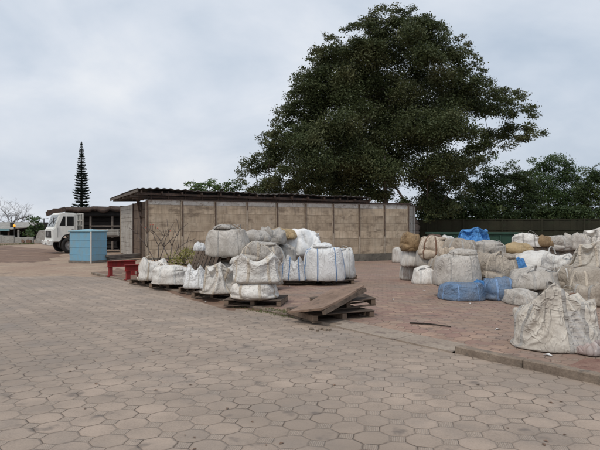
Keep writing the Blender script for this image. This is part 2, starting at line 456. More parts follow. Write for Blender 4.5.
M['paneltop'] = rough_mat('whitish_top_slab', (.60, .58, .54), (.45, .41, .36), 2.5, .3, .9, (.25, .2, .16))
M['panelgrey'] = rough_mat('grey_side_slabs', (.44, .42, .38), (.33, .30, .26), 1.6, .3, .9, (.22, .19, .16))
M['panelbrown'] = rough_mat('brown_side_slabs', (.17, .12, .085), (.11, .08, .06), 1.6, .3, .9, (.07, .055, .045))
M['roof'] = rough_mat('old_fibre_cement', (.10, .092, .085), (.055, .05, .048), 1.2, .3, .9, (.17, .16, .15))

def paint_mat(name, c, dirt=(.12, .09, .07), amt=.35, rough=.5, scale=2.5, spec=.4):
    mt, t, b = new_mat(name); P = t.node('ShaderNodeTexCoord').outputs['Object']
    n = t.noise(P, scale, 5, .65); st = t.noise(t.vm('MULTIPLY', P, (7, 7, .8)), 1.0, 4, .6)
    col = t.mix(t.mr(t.m('ADD', t.m('MULTIPLY', n, .5), t.m('MULTIPLY', st, .5)), .45, .68, .04, amt), c, dirt)
    setp(t, b, Base_Color=col, Roughness=t.mr(n, .3, .7, rough, min(1, rough+.25))); b.inputs['Specular IOR Level'].default_value = spec
    t.l.new(t.bump(n, .15, .01), b.inputs['Normal']); return mt
M['cab'] = paint_mat('dusty_white_paint', (.80, .81, .77), (.30, .25, .2), .35, .35)
M['black'] = paint_mat('black_plastic', (.018, .018, .018), (.06, .05, .045), .5, .6)
M['tyre'] = paint_mat('tyre_rubber', (.02, .02, .021), (.07, .055, .045), .5, .85)
M['rim'] = paint_mat('grey_rim', (.3, .3, .3), (.12, .09, .07), .6, .5)
M['bluebox'] = paint_mat('faded_blue_fibreglass', (.17, .37, .51), (.25, .31, .31), .85, .7, 3.5)
M['bluelid'] = paint_mat('pale_blue_lid', (.20, .37, .44), (.3, .33, .33), .7, .7)
M['white'] = paint_mat('dirty_white', (.55, .54, .5), (.25, .2, .16), .5, .6)
M['red'] = paint_mat('red_oxide_paint', (.26, .018, .016), (.09, .025, .02), .8, .65, 5)
M['greenskip'] = paint_mat('green_skip_paint', (.018, .062, .04), (.03, .035, .03), .6, .6)
M['fence'] = rough_mat('dark_fence', (.034, .033, .02), (.024, .024, .015), .8, .3, .95, (.03, .036, .02))
M['leafstraw'] = None
mt, t, b = new_mat('window_glass'); setp(t, b, Base_Color=(.015, .018, .02), Roughness=.08); b.inputs['Specular IOR Level'].default_value = .6; M['glass'] = mt
mt, t, b = new_mat('windscreen_glass'); setp(t, b, Base_Color=(.09, .11, .12), Roughness=.06); b.inputs['Specular IOR Level'].default_value = .9; M['glassw'] = mt
mt, t, b = new_mat('headlight_glass'); setp(t, b, Base_Color=(.6, .6, .58), Roughness=.15); M['lens'] = mt
mt, t, b = new_mat('orange_lamp_glow'); setp(t, b, Base_Color=(.8, .35, .03)); b.inputs['Emission Color'].default_value = (1, .42, .03, 1); b.inputs['Emission Strength'].default_value = .7; M['orange'] = mt

def leaf_mat(name, c1, c2, c3):
    mt, t, b = new_mat(name); isl = t.node('ShaderNodeNewGeometry').outputs['Random Per Island']
    P = t.node('ShaderNodeTexCoord').outputs['Object']
    n = t.noise(P, .35, 3, .5)
    col = t.mix(isl, c1, c2); col = t.mix(t.mr(n, .5, .68, 0, .8), col, c3)
    setp(t, b, Base_Color=col, Roughness=.55); b.inputs['Specular IOR Level'].default_value = .3
    tr = t.node('ShaderNodeBsdfTranslucent'); t.l.new(col, tr.inputs[0])
    mxs = t.node('ShaderNodeMixShader'); mxs.inputs[0].default_value = .22
    out = t.n['Material Output']; t.l.new(b.outputs[0], mxs.inputs[1]); t.l.new(tr.outputs[0], mxs.inputs[2]); t.l.new(mxs.outputs[0], out.inputs[0])
    return mt
M['leafbig'] = leaf_mat('dark_olive_leaves', (.048, .066, .025), (.088, .105, .042), (.12, .12, .052))
M['leafdark'] = leaf_mat('deep_green_leaves', (.036, .060, .022), (.064, .094, .032), (.088, .115, .038))
M['leafmid'] = leaf_mat('mid_green_leaves', (.04, .075, .026), (.068, .11, .036), (.09, .135, .045))
M['leaflight'] = leaf_mat('light_green_leaves', (.07, .12, .035), (.10, .16, .05), (.06, .10, .03))
M['leafpine'] = leaf_mat('pine_needles', (.02, .035, .026), (.03, .045, .034), (.022, .036, .03))
M['leafyellow'] = leaf_mat('yellow_green_leaves', (.20, .20, .05), (.30, .28, .09), (.16, .18, .06))
M['bark'] = rough_mat('bark', (.055, .045, .036), (.03, .026, .022), 3, .5, .95)
M['greybark'] = rough_mat('grey_bark', (.14, .115, .1), (.08, .065, .06), 3, .3, .95)
M['grass'] = leaf_mat('short_grass', (.09, .12, .03), (.15, .16, .06), (.12, .12, .05))
M['budred'] = paint_mat('reddish_buds', (.5, .14, .09), amt=.1)

def fabric_mat(name, c, dark, amt=.5, weave=True, stripe=None, tint=None, fold=1.0):
    """woven plastic cloth: dirt in patches, fine crumples, faint panel lines"""
    mt, t, b = new_mat(name); P = t.node('ShaderNodeTexCoord').outputs['Object']
    oi = t.node('ShaderNodeObjectInfo').outputs['Random']
    Q = t.vm('ADD', P, t.comb(t.m('MULTIPLY', oi, 91), t.m('MULTIPLY', oi, 57), t.m('MULTIPLY', oi, 23)))
    x, y, z = t.sep(P)
    n = t.noise(Q, 2.2, 5, .65); n2 = t.noise(Q, 7.5, 5, .7); sm = t.noise(t.vm('MULTIPLY', Q, (3.5, 3.5, 12)), 1.0, 4, .65)
    col = t.mix(t.mr(n, .42, .72, 0, amt), c, dark)
    col = t.mix(t.mr(n2, .54, .80, 0, amt*.7), col, tuple(.6*q for q in dark))
    col = t.mix(t.mr(sm, .56, .70, 0, amt*.5), col, dark)
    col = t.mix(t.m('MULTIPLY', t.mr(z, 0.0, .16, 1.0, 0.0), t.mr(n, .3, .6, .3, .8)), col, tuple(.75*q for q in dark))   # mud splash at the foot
    if tint: col = t.mix(t.mr(t.noise(Q, 1.1, 2), .5, .62, 0, .7), col, tint)
    if stripe == 'panel':                                   # a greyer panel with fine horizontal lines between the two belts
        pm = t.m('MULTIPLY', t.mr(t.m('ABSOLUTE', t.m('SUBTRACT', x, .06)), .13, .15, 1, 0), t.mr(t.m('ABSOLUTE', t.m('SUBTRACT', z, .30)), .24, .27, 1, 0))
        ln = t.mr(t.m('SINE', t.m('MULTIPLY', z, 120.0)), .2, .95, .30, .5)
        col = t.mix(t.m('MULTIPLY', pm, ln), col, (.27, .275, .30))
    elif stripe:
        sx_ = t.m('ABSOLUTE', t.m('SUBTRACT', x, stripe[1])); col = t.mix(t.mr(sx_, stripe[2]*.8, stripe[2], .85, 0), col, stripe[0])
    col = t.mix(1.0, col, t.ramp(oi, [(0, .86), (1, 1.1)]), 'MULTIPLY')
    setp(t, b, Base_Color=col, Roughness=.62); b.inputs['Specular IOR Level'].default_value = .3
    # soft folds of the cloth at two sizes, and a faint fine crinkle
    def ridge(sc, d, dist=.8):
        q = t.noise(Q, sc, d, .5, dist); return t.m('SMOOTH_MAX', t.m('ABSOLUTE', t.m('SUBTRACT', q, .5)), .03, .05)
    h = t.m('ADD', t.m('MULTIPLY', ridge(2.3, 1), .11*fold), t.m('MULTIPLY', ridge(5.5, 2), .05*fold))
    h = t.m('ADD', h, t.m('MULTIPLY', t.noise(Q, 16, 3, .55), .006*fold))
    zm = t.mr(z, .12, .6, .35, 1.15); h = t.m('MULTIPLY', h, zm)
    def crease(vec, sc, width, seed):                       # sparse sharp folds that run along one direction
        n_ = t.noise(t.vm('ADD', vec, (seed, seed*2.3, seed*.7)), sc, 1.5, .5, .4)
        return t.m('POWER', t.mr(t.m('ABSOLUTE', t.m('SUBTRACT', n_, .5)), 0.0, width, 1.0, 0.0), 1.6)
    Z1 = t.vm('MULTIPLY', Q, (1.6, 1.6, .42)); Z2 = t.vm('MULTIPLY', Q, (.6, .6, 1.7)); Z3 = t.vm('MULTIPLY', Q, (1.5, .55, .9))
    mk = t.m('MULTIPLY', t.mr(t.noise(Q, 3.1, 2), .42, .6, 0, 1), zm); mk2 = t.m('MULTIPLY', t.mr(t.noise(t.vm('ADD', Q, (4, 4, 4)), 2.7, 2), .44, .6, 0, 1), zm)
    h = t.m('ADD', h, t.m('MULTIPLY', t.m('MULTIPLY', crease(Z1, 4.6, .07, 3), mk), .009*fold))
    h = t.m('ADD', h, t.m('MULTIPLY', t.m('MULTIPLY', crease(Z2, 4.2, .06, 7), mk2), .010*fold))
    h = t.m('ADD', h, t.m('MULTIPLY', t.m('MULTIPLY', crease(Z3, 6.5, .08, 11), t.m('SUBTRACT', 1.0, mk)), .006*fold))
    t.l.new(t.bump(h, 1.0, 1.0), b.inputs['Normal'])
    return mt
D1 = (.22, .18, .14)
FM = {
 'white': fabric_mat('clean_white_weave', (.76, .76, .75), (.48, .45, .41), .3),
 'offwhite': fabric_mat('dusty_white_weave', (.71, .685, .64), (.36, .29, .23), .5),
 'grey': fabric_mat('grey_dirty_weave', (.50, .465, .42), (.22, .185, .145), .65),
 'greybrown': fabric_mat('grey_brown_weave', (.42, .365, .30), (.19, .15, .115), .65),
 'cream': fabric_mat('cream_weave', (.52, .44, .35), (.26, .19, .13), .6),
 'creamdirty': fabric_mat('dirty_cream_weave', (.60, .555, .485), (.27, .215, .165), .5),
 'tan': fabric_mat('tan_weave', (.30, .20, .105), (.15, .095, .05), .6),
 'ochre': fabric_mat('ochre_weave', (.42, .31, .17), (.2, .13, .07), .5),
 'blue': fabric_mat('dusty_blue_weave', (.15, .24, .38), (.20, .21, .23), .7),
 'brightblue': fabric_mat('bright_blue_tarpaulin', (.09, .28, .60), (.05, .15, .36), .4, fold=1.8),
 'front': fabric_mat('torn_dirty_weave', (.60, .55, .475), (.25, .21, .175), .8, fold=1.25, stripe='panel'),
 'brown': fabric_mat('brown_sacking', (.13, .075, .05), (.07, .045, .035), .5),
 'redwhite': fabric_mat('pinkish_sheet', (.62, .585, .56), (.33, .23, .2), .6),
 'black': fabric_mat('black_sheet', (.02, .02, .022), (.04, .035, .03), .3),
}
SM = {
 'white': fabric_mat('white_webbing', (.62, .61, .58), (.35, .3, .25), .4),
 'cream': fabric_mat('cream_webbing', (.56, .49, .40), (.3, .24, .18), .5),
 'grey': fabric_mat('grey_webbing', (.42, .40, .37), (.2, .17, .14), .5),
 'blue': fabric_mat('blue_webbing', (.20, .32, .52), (.12, .15, .22), .4),
 'brown': fabric_mat('brown_webbing', (.2, .11, .07), (.12, .08, .06), .4),
}
# ================================================================ ground
def grid_mesh(name, xs, ys, zf, mat, keep=None, kind='structure', dz=0.0):
    V = []; idx = {}; Fa = []
    for j, y in enumerate(ys):
        for i, x in enumerate(xs): V.append((x, y, zf(x, y)+dz))
    nx = len(xs)
    for j in range(len(ys)-1):
        for i in range(nx-1):
            if keep is None or keep((xs[i]+xs[i+1])/2, (ys[j]+ys[j+1])/2):
                Fa.append((j*nx+i, j*nx+i+1, (j+1)*nx+i+1, (j+1)*nx+i))
    o = link_mesh(name, mesh_np(name, V, Fa, True), mat); tag(o, kind=kind); return o
def frange(a, b, n): return [a+(b-a)*i/n for i in range(n+1)]
# dirt terrain to the horizon
xs = [-900, -400, -200, -120, -80]+frange(-60, 60, 80)+[80, 120, 200, 400, 900]; ys = [-60, -20]+frange(-4, 68, 72)+[80, 100, 130, 180, 260, 400, 700, 1500]
grid_mesh('ground', xs, ys, gz, M['dirt'], dz=-.03)
# road paving: a strip sheet in kerb coordinates, n from -26 to 0
def kstrip(name, t0, t1, n0, n1, nt, nn_, zf, mat, clip=None, edge=None):
    V = []; Fa = []
    for i in range(nt+1):
        for j in range(nn_+1):
            t = t0+(t1-t0)*i/nt; n = n0+(n1-n0)*j/nn_
            if clip: t, n = clip(t, n)
            p = K0+KD*t+KN*n; V.append((p.x, p.y, zf(p.x, p.y, t, n)))
    for i in range(nt):
        for j in range(nn_):
            a = i*(nn_+1)+j; Fa.append((a, a+nn_+1, a+nn_+2, a+1))
    o = link_mesh(name, mesh_np(name, V, Fa[::1], True), mat); tag(o, kind='structure')
    me = o.data
    if me.polygons[0].normal.z < 0: me.flip_normals()
    return o
def road_mesh():
    # far edge lies across the view at Y = 19.2 (a little ragged)
    V = []; Fa = []; NX, NY = 140, 60
    for j in range(NY+1):
        for i in range(NX+1):
            y = -3+22.3*j/NY
            xe = K0.x+(y-K0.y)*(KD.x/KD.y)            # kerb line at this y
            x0 = -34.0; x = x0+(xe-x0)*i/NX
            yy = y+(.10*math.sin(x*1.3)+.08*math.sin(x*3.1+1) if j == NY else 0)
            V.append((x, yy, 0.0))
    for j in range(NY):
        for i in range(NX):
            a = j*(NX+1)+i; Fa.append((a, a+1, a+NX+2, a+NX+1))
    o = link_mesh('road', mesh_np('road', V, Fa, True), M['road']); tag(o, kind='structure'); return o
road_mesh()
# yard paving behind the kerb; left part is bare trodden dirt over the pavers
KW = .13
def yardz(x, y, t, n): return gz(x, y)+lift(t, max(0, n))
kstrip('yard_paving', -6.2, 9.0, .05, 44, 240, 150, yardz, M['yard'])
kstrip('yard_paving', -12.6, -6.2, KW, 5, 60, 40, yardz, M['mud'])
kstrip('yard_paving', -19, -6.2, 5, 44, 90, 120, yardz, M['yard'])
def patch(name, u0, v0, pts, mat, dz=.008):
    """irregular flat patch of dust or dirt: outline given as pixels on the ground"""
    me = MB(); P = [at(u, v) for u, v in pts]
    c = sum(P, Vector())/len(P); cv_ = me.bm.verts.new((c.x, c.y, floor_z(c.x, c.y)+dz)); ring = []
    N = 48
    for k in range(N):
        f = k/N*len(P); i = int(f); q = P[i % len(P)].lerp(P[(i+1) % len(P)], f-i)
        q = c+(q-c)*(1+.12*fbm((q.x*1.5, q.y*1.5, 3)))
        row = []
        for s in (.35, .7, 1.0):
            w_ = c+(q-c)*s; row.append(me.bm.verts.new((w_.x, w_.y, floor_z(w_.x, w_.y)+dz-(.006 if s == 1 else 0))))
        ring.append(row)
    for k in range(N):
        a, b = ring[k], ring[(k+1) % N]
        me.bm.faces.new((cv_, a[0], b[0])); me.bm.faces.new((a[0], a[1], b[1], b[0])); me.bm.faces.new((a[1], a[2], b[2], b[1]))
    bmesh.ops.recalc_face_normals(me.bm, faces=me.bm.faces)
    o = me.build(name, mat, smooth=True); tag(o, kind='structure'); return o
# brown puddle-stained dirt in front of the truck, at the far left
patch('dirt_patch', 0, 0, [(-60, 243), (0, 245), (60, 250), (62, 256), (40, 261), (0, 262), (-60, 262)], M['mud'], -.02)
patch('red_dust', 0, 0, [(566, 366), (585, 358), (625, 360), (640, 378), (600, 377)], M['reddust'], .006)
patch('dirt_patch', 0, 0, [(108, 272), (128, 283), (170, 294), (225, 309), (262, 311), (240, 300), (200, 288), (150, 276), (118, 268)], M['mud'], .006)
# kerb stones
mk = MB(); t = -12.4
while t < 9:
    if .6 < t < 3.6: t = 3.70
    L = .98; a = K0+KD*(t+.008)+KN*(KW/2); b = K0+KD*(t+L-.008)+KN*(KW/2)
    if 1:
        top = (.098 if t > 3.5 else .05)+random.uniform(-.008, .006)
        mid = (a+b)/2; z = gz(mid.x, mid.y)
        R = Matrix.Rotation(math.atan2(KD.y, KD.x)+random.uniform(-.008, .008), 3, 'Z')
        mk.box((mid.x, mid.y, z+top/2-.06), (L-.016, KW, top+.12), R, .012, 0)
    t += L
tag(mk.build('kerb', M['kerb']), kind='structure')
# the dropped kerb: worn slabs sloping up into the yard
ms = MB(); t = .34+.41; ss_ = [.95, .95, 1.05]
for L in ss_:
    n0, n1 = -.02, .42
    def pz(t_, n_):
        p = K0+KD*t_+KN*n_; return (p.x, p.y, max(gz(p.x, p.y)+lift(t_, max(0, n_))+.012, .012))
    a, b, c, d = pz(t+.004, n0), pz(t+L-.004, n0), pz(t+L-.004, n1), pz(t+.004, n1)
    ms.quad(a, b, c, d)
    ms.quad((a[0], a[1], -.03), (b[0], b[1], -.03), b, a)
    t += L
bmesh.ops.recalc_face_normals(ms.bm, faces=ms.bm.faces)
tag(ms.build('ramp_slabs', M['slab']), kind='structure')
# ================================================================ the long shed with concrete slab walls
WA = Vector((-153/F*30, 30.0, 0)); WD = Vector((31.84/F*30, .0263*30, 0)); PL = WD.length; WD.normalize()
WN = Vector((WD.y, -WD.x, 0))                            # outward, towards the camera
wrot = math.atan2(WD.y, WD.x); RW = Matrix.Rotation(wrot, 3, 'Z')
shed = empty('warehouse', WA, wrot, 'long low shed of stained concrete slabs between posts under a corrugated roof', 'shed')
# local frame: x along the wall, -y towards the camera
NB_ = 9
for i in range(NB_):
    mb = MB(); x0, x1 = i*PL+.07, (i+1)*PL-.07
    for r in range(6):
        z0 = .03+r*.462
        mb.box(((x0+x1)/2, random.uniform(-.006, .006), z0+.229), (x1-x0, .05, .456), None, .006)
    mb.build('wall_panel', M['panel'], shed)
    mb = MB(); mb.box(((x0+x1)/2, .004, 2.93), (x1-x0, .05, .25), None, .006); mb.build('top_slab', M['paneltop'], shed)
for i in range(NB_+1):
    x = i*PL
    mb = MB(); mb.box((x, -.01, 1.30), (.125, .12, 3.5), None, .008); p = mb.build('post', M['postc'], shed)
    mb = MB(); lo = random.choice([1.1, 1.3, 1.2]) if i not in (3, ) else 2.6
    mb.box((x-.005, -.085, (lo+3.02)/2), (.055, .03, 3.02-lo), None, .004); mb.build('steel_strap', M['strapsteel'], p)
# plinth follows the falling ground
mb = MB(); nseg = 18
for i in range(nseg):
    a, b = NB_*PL*i/nseg, NB_*PL*(i+1)/nseg; zz = gz(*((WA+WD*b).xy))
    mb.box(((a+b)/2, .0, (zz-.3+.028)/2), (b-a-.002, .16, .028-(zz-.3)), None, 0)
mb.build('plinth', M['plinth'], shed)
mb = MB(); mb.box((NB_*PL/2-.3, -.02, 3.085), (NB_*PL+.9, .16, .05)); mb.build('wall_plate', M['rust'], shed)
# right hand return wall: two grey bays turned away
ang = math.radians(44); cr, sr = math.cos(ang), math.sin(ang)
RR = Matrix.Rotation(ang, 3, 'Z'); X1 = NB_*PL
for k in range(3):
    a = .12+k*.84; mb = MB()
    for r in range(6):
        mb.box((X1+(a+.4)*cr, (a+.4)*sr, .26+r*.462), (.78, .05, .452), RR, .005)
    mb.box((X1+(a+.4)*cr, (a+.4)*sr, 2.93), (.78, .05, .25), RR, .005)
    mb.box((X1+(a+.4)*cr, (a+.4)*sr, -.3), (.84, .12, .62), RR)
    mb.build('side_panel', M['panelgrey'], shed)
    mb = MB(); mb.box((X1+(a+.82)*cr, (a+.82)*sr, 1.3), (.05, .09, 3.5), RR); mb.build('post', M['rust'] if k < 2 else M['plinth'], shed)
mb = MB(); mb.box((X1+1.3*cr, 1.3*sr-.03, 3.085), (2.8, .14, .05), RR); mb.build('wall_plate', M['rust'], shed)
# left side wall, running back
def side(y0, y1, name, mat, rows=7, zt=3.0, xoff=0):
    mb = MB()
    for r in range(rows):
        hh = zt/rows; mb.box((xoff, (y0+y1)/2, hh*(r+.5)), (.05, y1-y0-.02, hh-.01), None, .005)
    return mb.build(name, mat, shed)
side(.1, 1.4, 'side_panel', M['panelbrown']); side(1.5, 3.65, 'side_panel', M['panelbrown'])
dr = side(3.8, 8.1, 'side_door', M['panelgrey'], 12, 2.95, -.05)
for y in (1.4, 3.7, 8.15):
    mb = MB(); mb.box((-.02, y, 1.5), (.14, .14, 3.0)); mb.build('post', M['rust'] if y < 8 else M['postc'], shed)
mb = MB(); mb.bar((-.25, .4, 2.2), (-.12, 1.6, 3.1), .08); mb.bar((-.08, 1.2, 2.1), (-.5, .2, 3.2), .07); mb.build('brace', M['rust'], shed)
# roof: a slightly sloping corrugated sheet, wavy edge to the front
rz0 = 3.62; RX0, RX1 = -.55, 7.35*PL; RY0, RY1 = -.35, 9.6
xs_ = np.arange(RX0, RX1, .045); V = []; Fa = []
ysr = [RY0, 2, 5, RY1]
def rz(x, y): return rz0-.018*(x-RX0)*.6-.006*(y-RY0)
for y in ysr:
    for x in xs_:
        jig = .03*math.sin(x*1.7)+.02*math.sin(x*.6+2)
        V.append((x, y-(.05*math.sin(x*4.1)+.10*fbm((x*1.3, 5, 5)) if y == RY0 else 0), rz(x, y)+.036*math.sin(x*2*math.pi/.36)*(.7+.5*fbm((x*.8, 2, 2)))+jig*.8+.03*fbm((x*2.5, y, 7))))
nx = len(xs_)
for j in range(len(ysr)-1):
    for i in range(nx-1): a = j*nx+i; Fa.append((a, a+1, a+nx+1, a+nx))
ro = link_mesh('roof', mesh_np('roof', V, Fa, True), M['roof'], shed); md = ro.modifiers.new('thick', 'SOLIDIFY'); md.thickness = .03; md.offset = -1
mb = MB()
for x in np.arange(RX0+.2, RX1, 1.05): mb.box((x, 4.2, rz(x, 4)-.16), (.07, 9.2, .12), None)
mb.build('rafters', M['rust'], shed)
mb = MB(); mb.bar((RX0, -.18, rz(RX0, 0)-.26), (RX1, -.18, rz(RX1, 0)-.26), .07, .12)
mb.bar((RX0-.3, .02, 3.2), (RX1, .02, 3.16), .05, .1)
for x in np.arange(.2, RX1, .9): mb.box((x, -.02, 3.3), (.07, .07, .42))
mb.build('eave_beams', M['rust'], shed)
mb = MB()
for y in np.arange(.6, 9.4, 1.3): mb.bar((RX0+.05, y, 3.36), (1.2, y, 3.40), .09, .12)
mb.bar((RX0+.03, -.3, 3.49), (RX0+.03, 9.5, 3.44), .06, .13)
mb.build('purlins', M['woodz'], shed)
# black backing added to block light through gaps, standing in for eave shade; back wall
mb = MB(); mb.box((NB_*PL/2, .06, 1.55), (NB_*PL-.1, .03, 3.0)); mb.box((.06, 4.2, 1.5), (.03, 8.2, 2.9)); mb.box((RX1/2, .35, 3.33), (RX1-.2, .04, .42)); mb.box((NB_*PL/2, 9.0, 1.5), (NB_*PL, .08, 3.1)); mb.build('dark_backing_walls', M['black'], shed)
# parapet coping right of the roof
mb = MB(); mb.box((8.2*PL, -.02, 3.14), (1.9*PL, .14, .05)); mb.build('coping', M['rust'], shed)

# ================================================================ low dark lean-to behind the truck
S0 = pix(50, 252, 43.0); S1 = pix(124, 252, 43.0)
lt = empty('lean_to', (S0.x, 43, 0), 0, 'black timber lean-to with ragged dark roof standing behind the white truck', 'lean-to')
Wd = S1.x-S0.x
mb = MB()
for k in range(9): mb.box((1.2+(Wd-1.2)/2, .6+random.uniform(-.02, .02), .2+k*.29), (Wd-1.2, .04, .24), None)
mb.box((1.2+(Wd-1.2)/2, .8, 1.55), (Wd-1.2, .05, 3.1)); mb.box((1.2+(Wd-1.2)/2, -.2, 2.72), (Wd-1.2, .05, .4)); mb.build('boards_and_dark_backing', M['darkwood'], lt)  # solid dark sheet added behind the gapped boards, standing in for the shaded interior
for x in (1.25, 3.0, 4.6):
    mb = MB(); mb.box((x, 0, 1.25), (.13, .13, 2.5)); mb.build('post', M['woodz'], lt)
mb = MB(); mb.bar((3.0, -.1, 1.75), (Wd, -.1, 1.75), .05, .09); mb.bar((3.0, -.1, 1.2), (Wd, -.1, 1.15), .05, .09); mb.build('rail', M['woodz'], lt)
V = []; Fa = []; xs_ = np.arange(0, Wd+.3, .12)
for j, (y, zz) in enumerate(((-.5, 2.80), (-.5, 3.10), (3.5, 3.2))):
    for x in xs_:
        V.append((x, y, zz-.05+.16*fbm((x*1.6, 3, 4), 4)+.05+.08*fbm((x*5, 1, 4), 2)-.22*max(0, (1.3-x)/1.3)))
nx = len(xs_)
for j in range(2):
    for i in range(nx-1): a = j*nx+i; Fa.append((a, a+1, a+nx+1, a+nx))
ro = link_mesh('roof', mesh_np('roof', V, Fa), M['rust'], lt); md = ro.modifiers.new('t', 'SOLIDIFY'); md.thickness = .05
mb = MB(); mb.bar((-.05, -.55, 2.62), (1.35, -.55, 2.98), .04, .34); mb.build('barge_board', M['rust'], lt)

# ================================================================ dark slat fence and green skip behind the bags
f0, f1 = pix(417, 240, 55), pix(640, 240, 48)
fe = empty('slat_fence', (f0.x, f0.y, gz(f0.x, f0.y)), math.atan2(f1.y-f0.y, f1.x-f0.x), 'tall dark brown fence running under the trees behind the bags', 'fence')
FL = (f1-f0).length; mb = MB(); x = 0
while x < FL:
    w_ = random.uniform(.18, .24); mb.box((x+w_/2, random.choice((-.017, .017))+random.uniform(-.001, .001), 1.42+random.uniform(-.02, .02)), (w_+.03, .03, 2.85), None); x += w_
mb.build('boards', M['fence'], fe)
mb = MB(); mb.bar((0, -.05, 2.8), (FL, -.05, 2.8), .06, .07); mb.bar((0, -.05, 1.9), (FL, -.05, 1.9), .05, .06); mb.build('rail', M['fence'], fe)
x = 1.0
while x < FL:
    mb = MB(); mb.box((x, -.1, 1.45), (.11, .11, 2.9)); mb.build('post', M['fence'], fe); x += 3.3
s0, s1 = pix(434, 240, 33), pix(521, 240, 33); zg = gz(s0.x, 33); SW = s1.x-s0.x
sk = empty('waste_skip', ((s0.x+s1.x)/2, 34, zg), math.radians(-2), 'long dark green steel skip behind the stacked bags', 'skip'); top = 1.6-(233-228)/F*33-zg+.0
mb = MB()
def slab(x0, x1, y0, y1, z0, z1): mb.box(((x0+x1)/2, (y0+y1)/2, (z0+z1)/2), (x1-x0, y1-y0, z1-z0), None, .01)
slab(-SW/2, SW/2, -1, -.95, .15, top); slab(-SW/2, SW/2, .95, 1, .15, top); slab(-SW/2, -SW/2+.05, -.95, .95, .15, top); slab(SW/2-.05, SW/2, -.95, .95, .15, top); slab(-SW/2, SW/2, -1, 1, .1, .147)
mb.build('tub', M['greenskip'], sk)
mb = MB()
for y in (-1.04, 1.04): mb.box((0, y, top-.02), (SW+.14, .09, .10), None, .01)
for x in (-SW/2-.04, SW/2+.04): mb.box((x, 0, top-.02), (.09, 2.0, .10), None, .01)
mb.build('rim', M['greenskip'], sk)
for k in range(6):
    mb = MB(); mb.box((-SW/2+.3+k*(SW-.6)/5, -1.04, top/2), (.08, .075, top-.25), None, .005); mb.build('rib', M['greenskip'], sk)
for x in (-SW/2+.5, SW/2-.5):
    mb = MB(); mb.box((x, 0, .05), (.2, 1.9, .1)); mb.build('skid', M['greenskip'], sk)

# ================================================================ far left: shed, low wall, block, lamp
Y = 78; a = pix(-40, 240, Y)
sh = empty('distant_shed', (a.x, Y, 0), 0, 'low open shed with pale roof and teal edge at the far left', 'shed')
def px(n): return n*Y/F
W_ = px(72)
mb = MB(); mb.box((W_/2, 2, px(11)), (W_, .1, px(7))); mb.box((W_/2, 5, 1.2), (W_, .1, 2.4)); mb.build('wall', M['darkwood'], sh)
mb = MB()
V_ = [(0, -.6, px(11.2)), (px(56), -.6, px(11.2)), (px(60), 5, px(18.2)), (0, 5, px(18.2))]
mb.quad(*V_); mb.quad((px(56), -.6, px(12.4)), (W_, -.6, px(13.4)), (W_-px(8), 5, px(17.8)), (px(60), 5, px(18.2)))
rf = mb.build('roof', M['conc'], sh); md = rf.modifiers.new('t', 'SOLIDIFY'); md.thickness = .12
mb = MB(); mb.box((px(26), -.66, px(10.2)), (px(52), .06, px(2.6))); mb.build('gutter_board', paint_mat('teal_paint', (.16, .30, .33)), sh)
for k in range(8):
    mb = MB(); mb.box((.3+k*px(9.6), -.4, px(5)), (.2, .2, px(10.5))); mb.build('post', M['rust'] if k % 2 else M['conc'], sh)
lp = pix(14.3, 225.8, 77.0); mb = MB(); bmesh.ops.create_uvsphere(mb.bm, u_segments=12, v_segments=8, radius=.17); 
fl = empty('warning_lamp', (lp.x, 77.0, 0), 0, 'small glowing orange lamp on a dark pole before the far shed', 'lamp')
o = mb.build('lamp_globe', M['orange'], fl, True); o.location = (0, 0, lp.z)
mb = MB(); mb.box((0, 0, lp.z/2-.1), (.1, .1, lp.z-.15)); mb.box((-.35, .12, lp.z+.1), (.45, .2, .6)); mb.build('pole', M['black'], fl)
b0 = pix(-30, 244, 62); b1 = pix(30, 244, 62)
mb = MB(); x = 0
while x < (b1-b0).x:
    w_ = random.uniform(.8, 1.6); hh = random.choice([.6, .8, .7, .85]); mb.box((b0.x+x+w_/2, 62+random.uniform(-.1, .1), hh/2), (w_-.02, .3, hh), None, .02); x += w_
tag(mb.build('low_wall', M['conc']), 'low broken grey block wall in front of the distant shed', 'wall')
c0 = at(40, 243.2); s_ = c0.y/F
mb = MB(); mb.prism([(-6*s_, 0), (6*s_, 0), (5.5*s_, 12.5*s_), (-1*s_, 13*s_), (-3.6*s_, 9*s_)], 1.1, Matrix.Translation((c0.x, c0.y+.6, 0)), .05)
tag(mb.build('concrete_block', M['conc']), 'leaning grey concrete block left of the truck cab', 'concrete block')
for k, (u, v, w, h, nm) in enumerate(((27, 243, 5, 3.5, 'low heap of brown rubble beside the leaning grey block'),)):
    c = at(u, v); s_ = c.y/F; mb = MB()
    for q in range(14):
        mb.box((c.x+random.uniform(-w, w)*s_, c.y+random.uniform(-.5, .5), random.uniform(0, h*.6)*s_), (random.uniform(.15, .5), .3, random.uniform(.15, .4)), Matrix.Rotation(random.uniform(-1, 1), 3, 'Y'))
    tag(mb.build('rubble', M['mud']), nm, 'rubble')
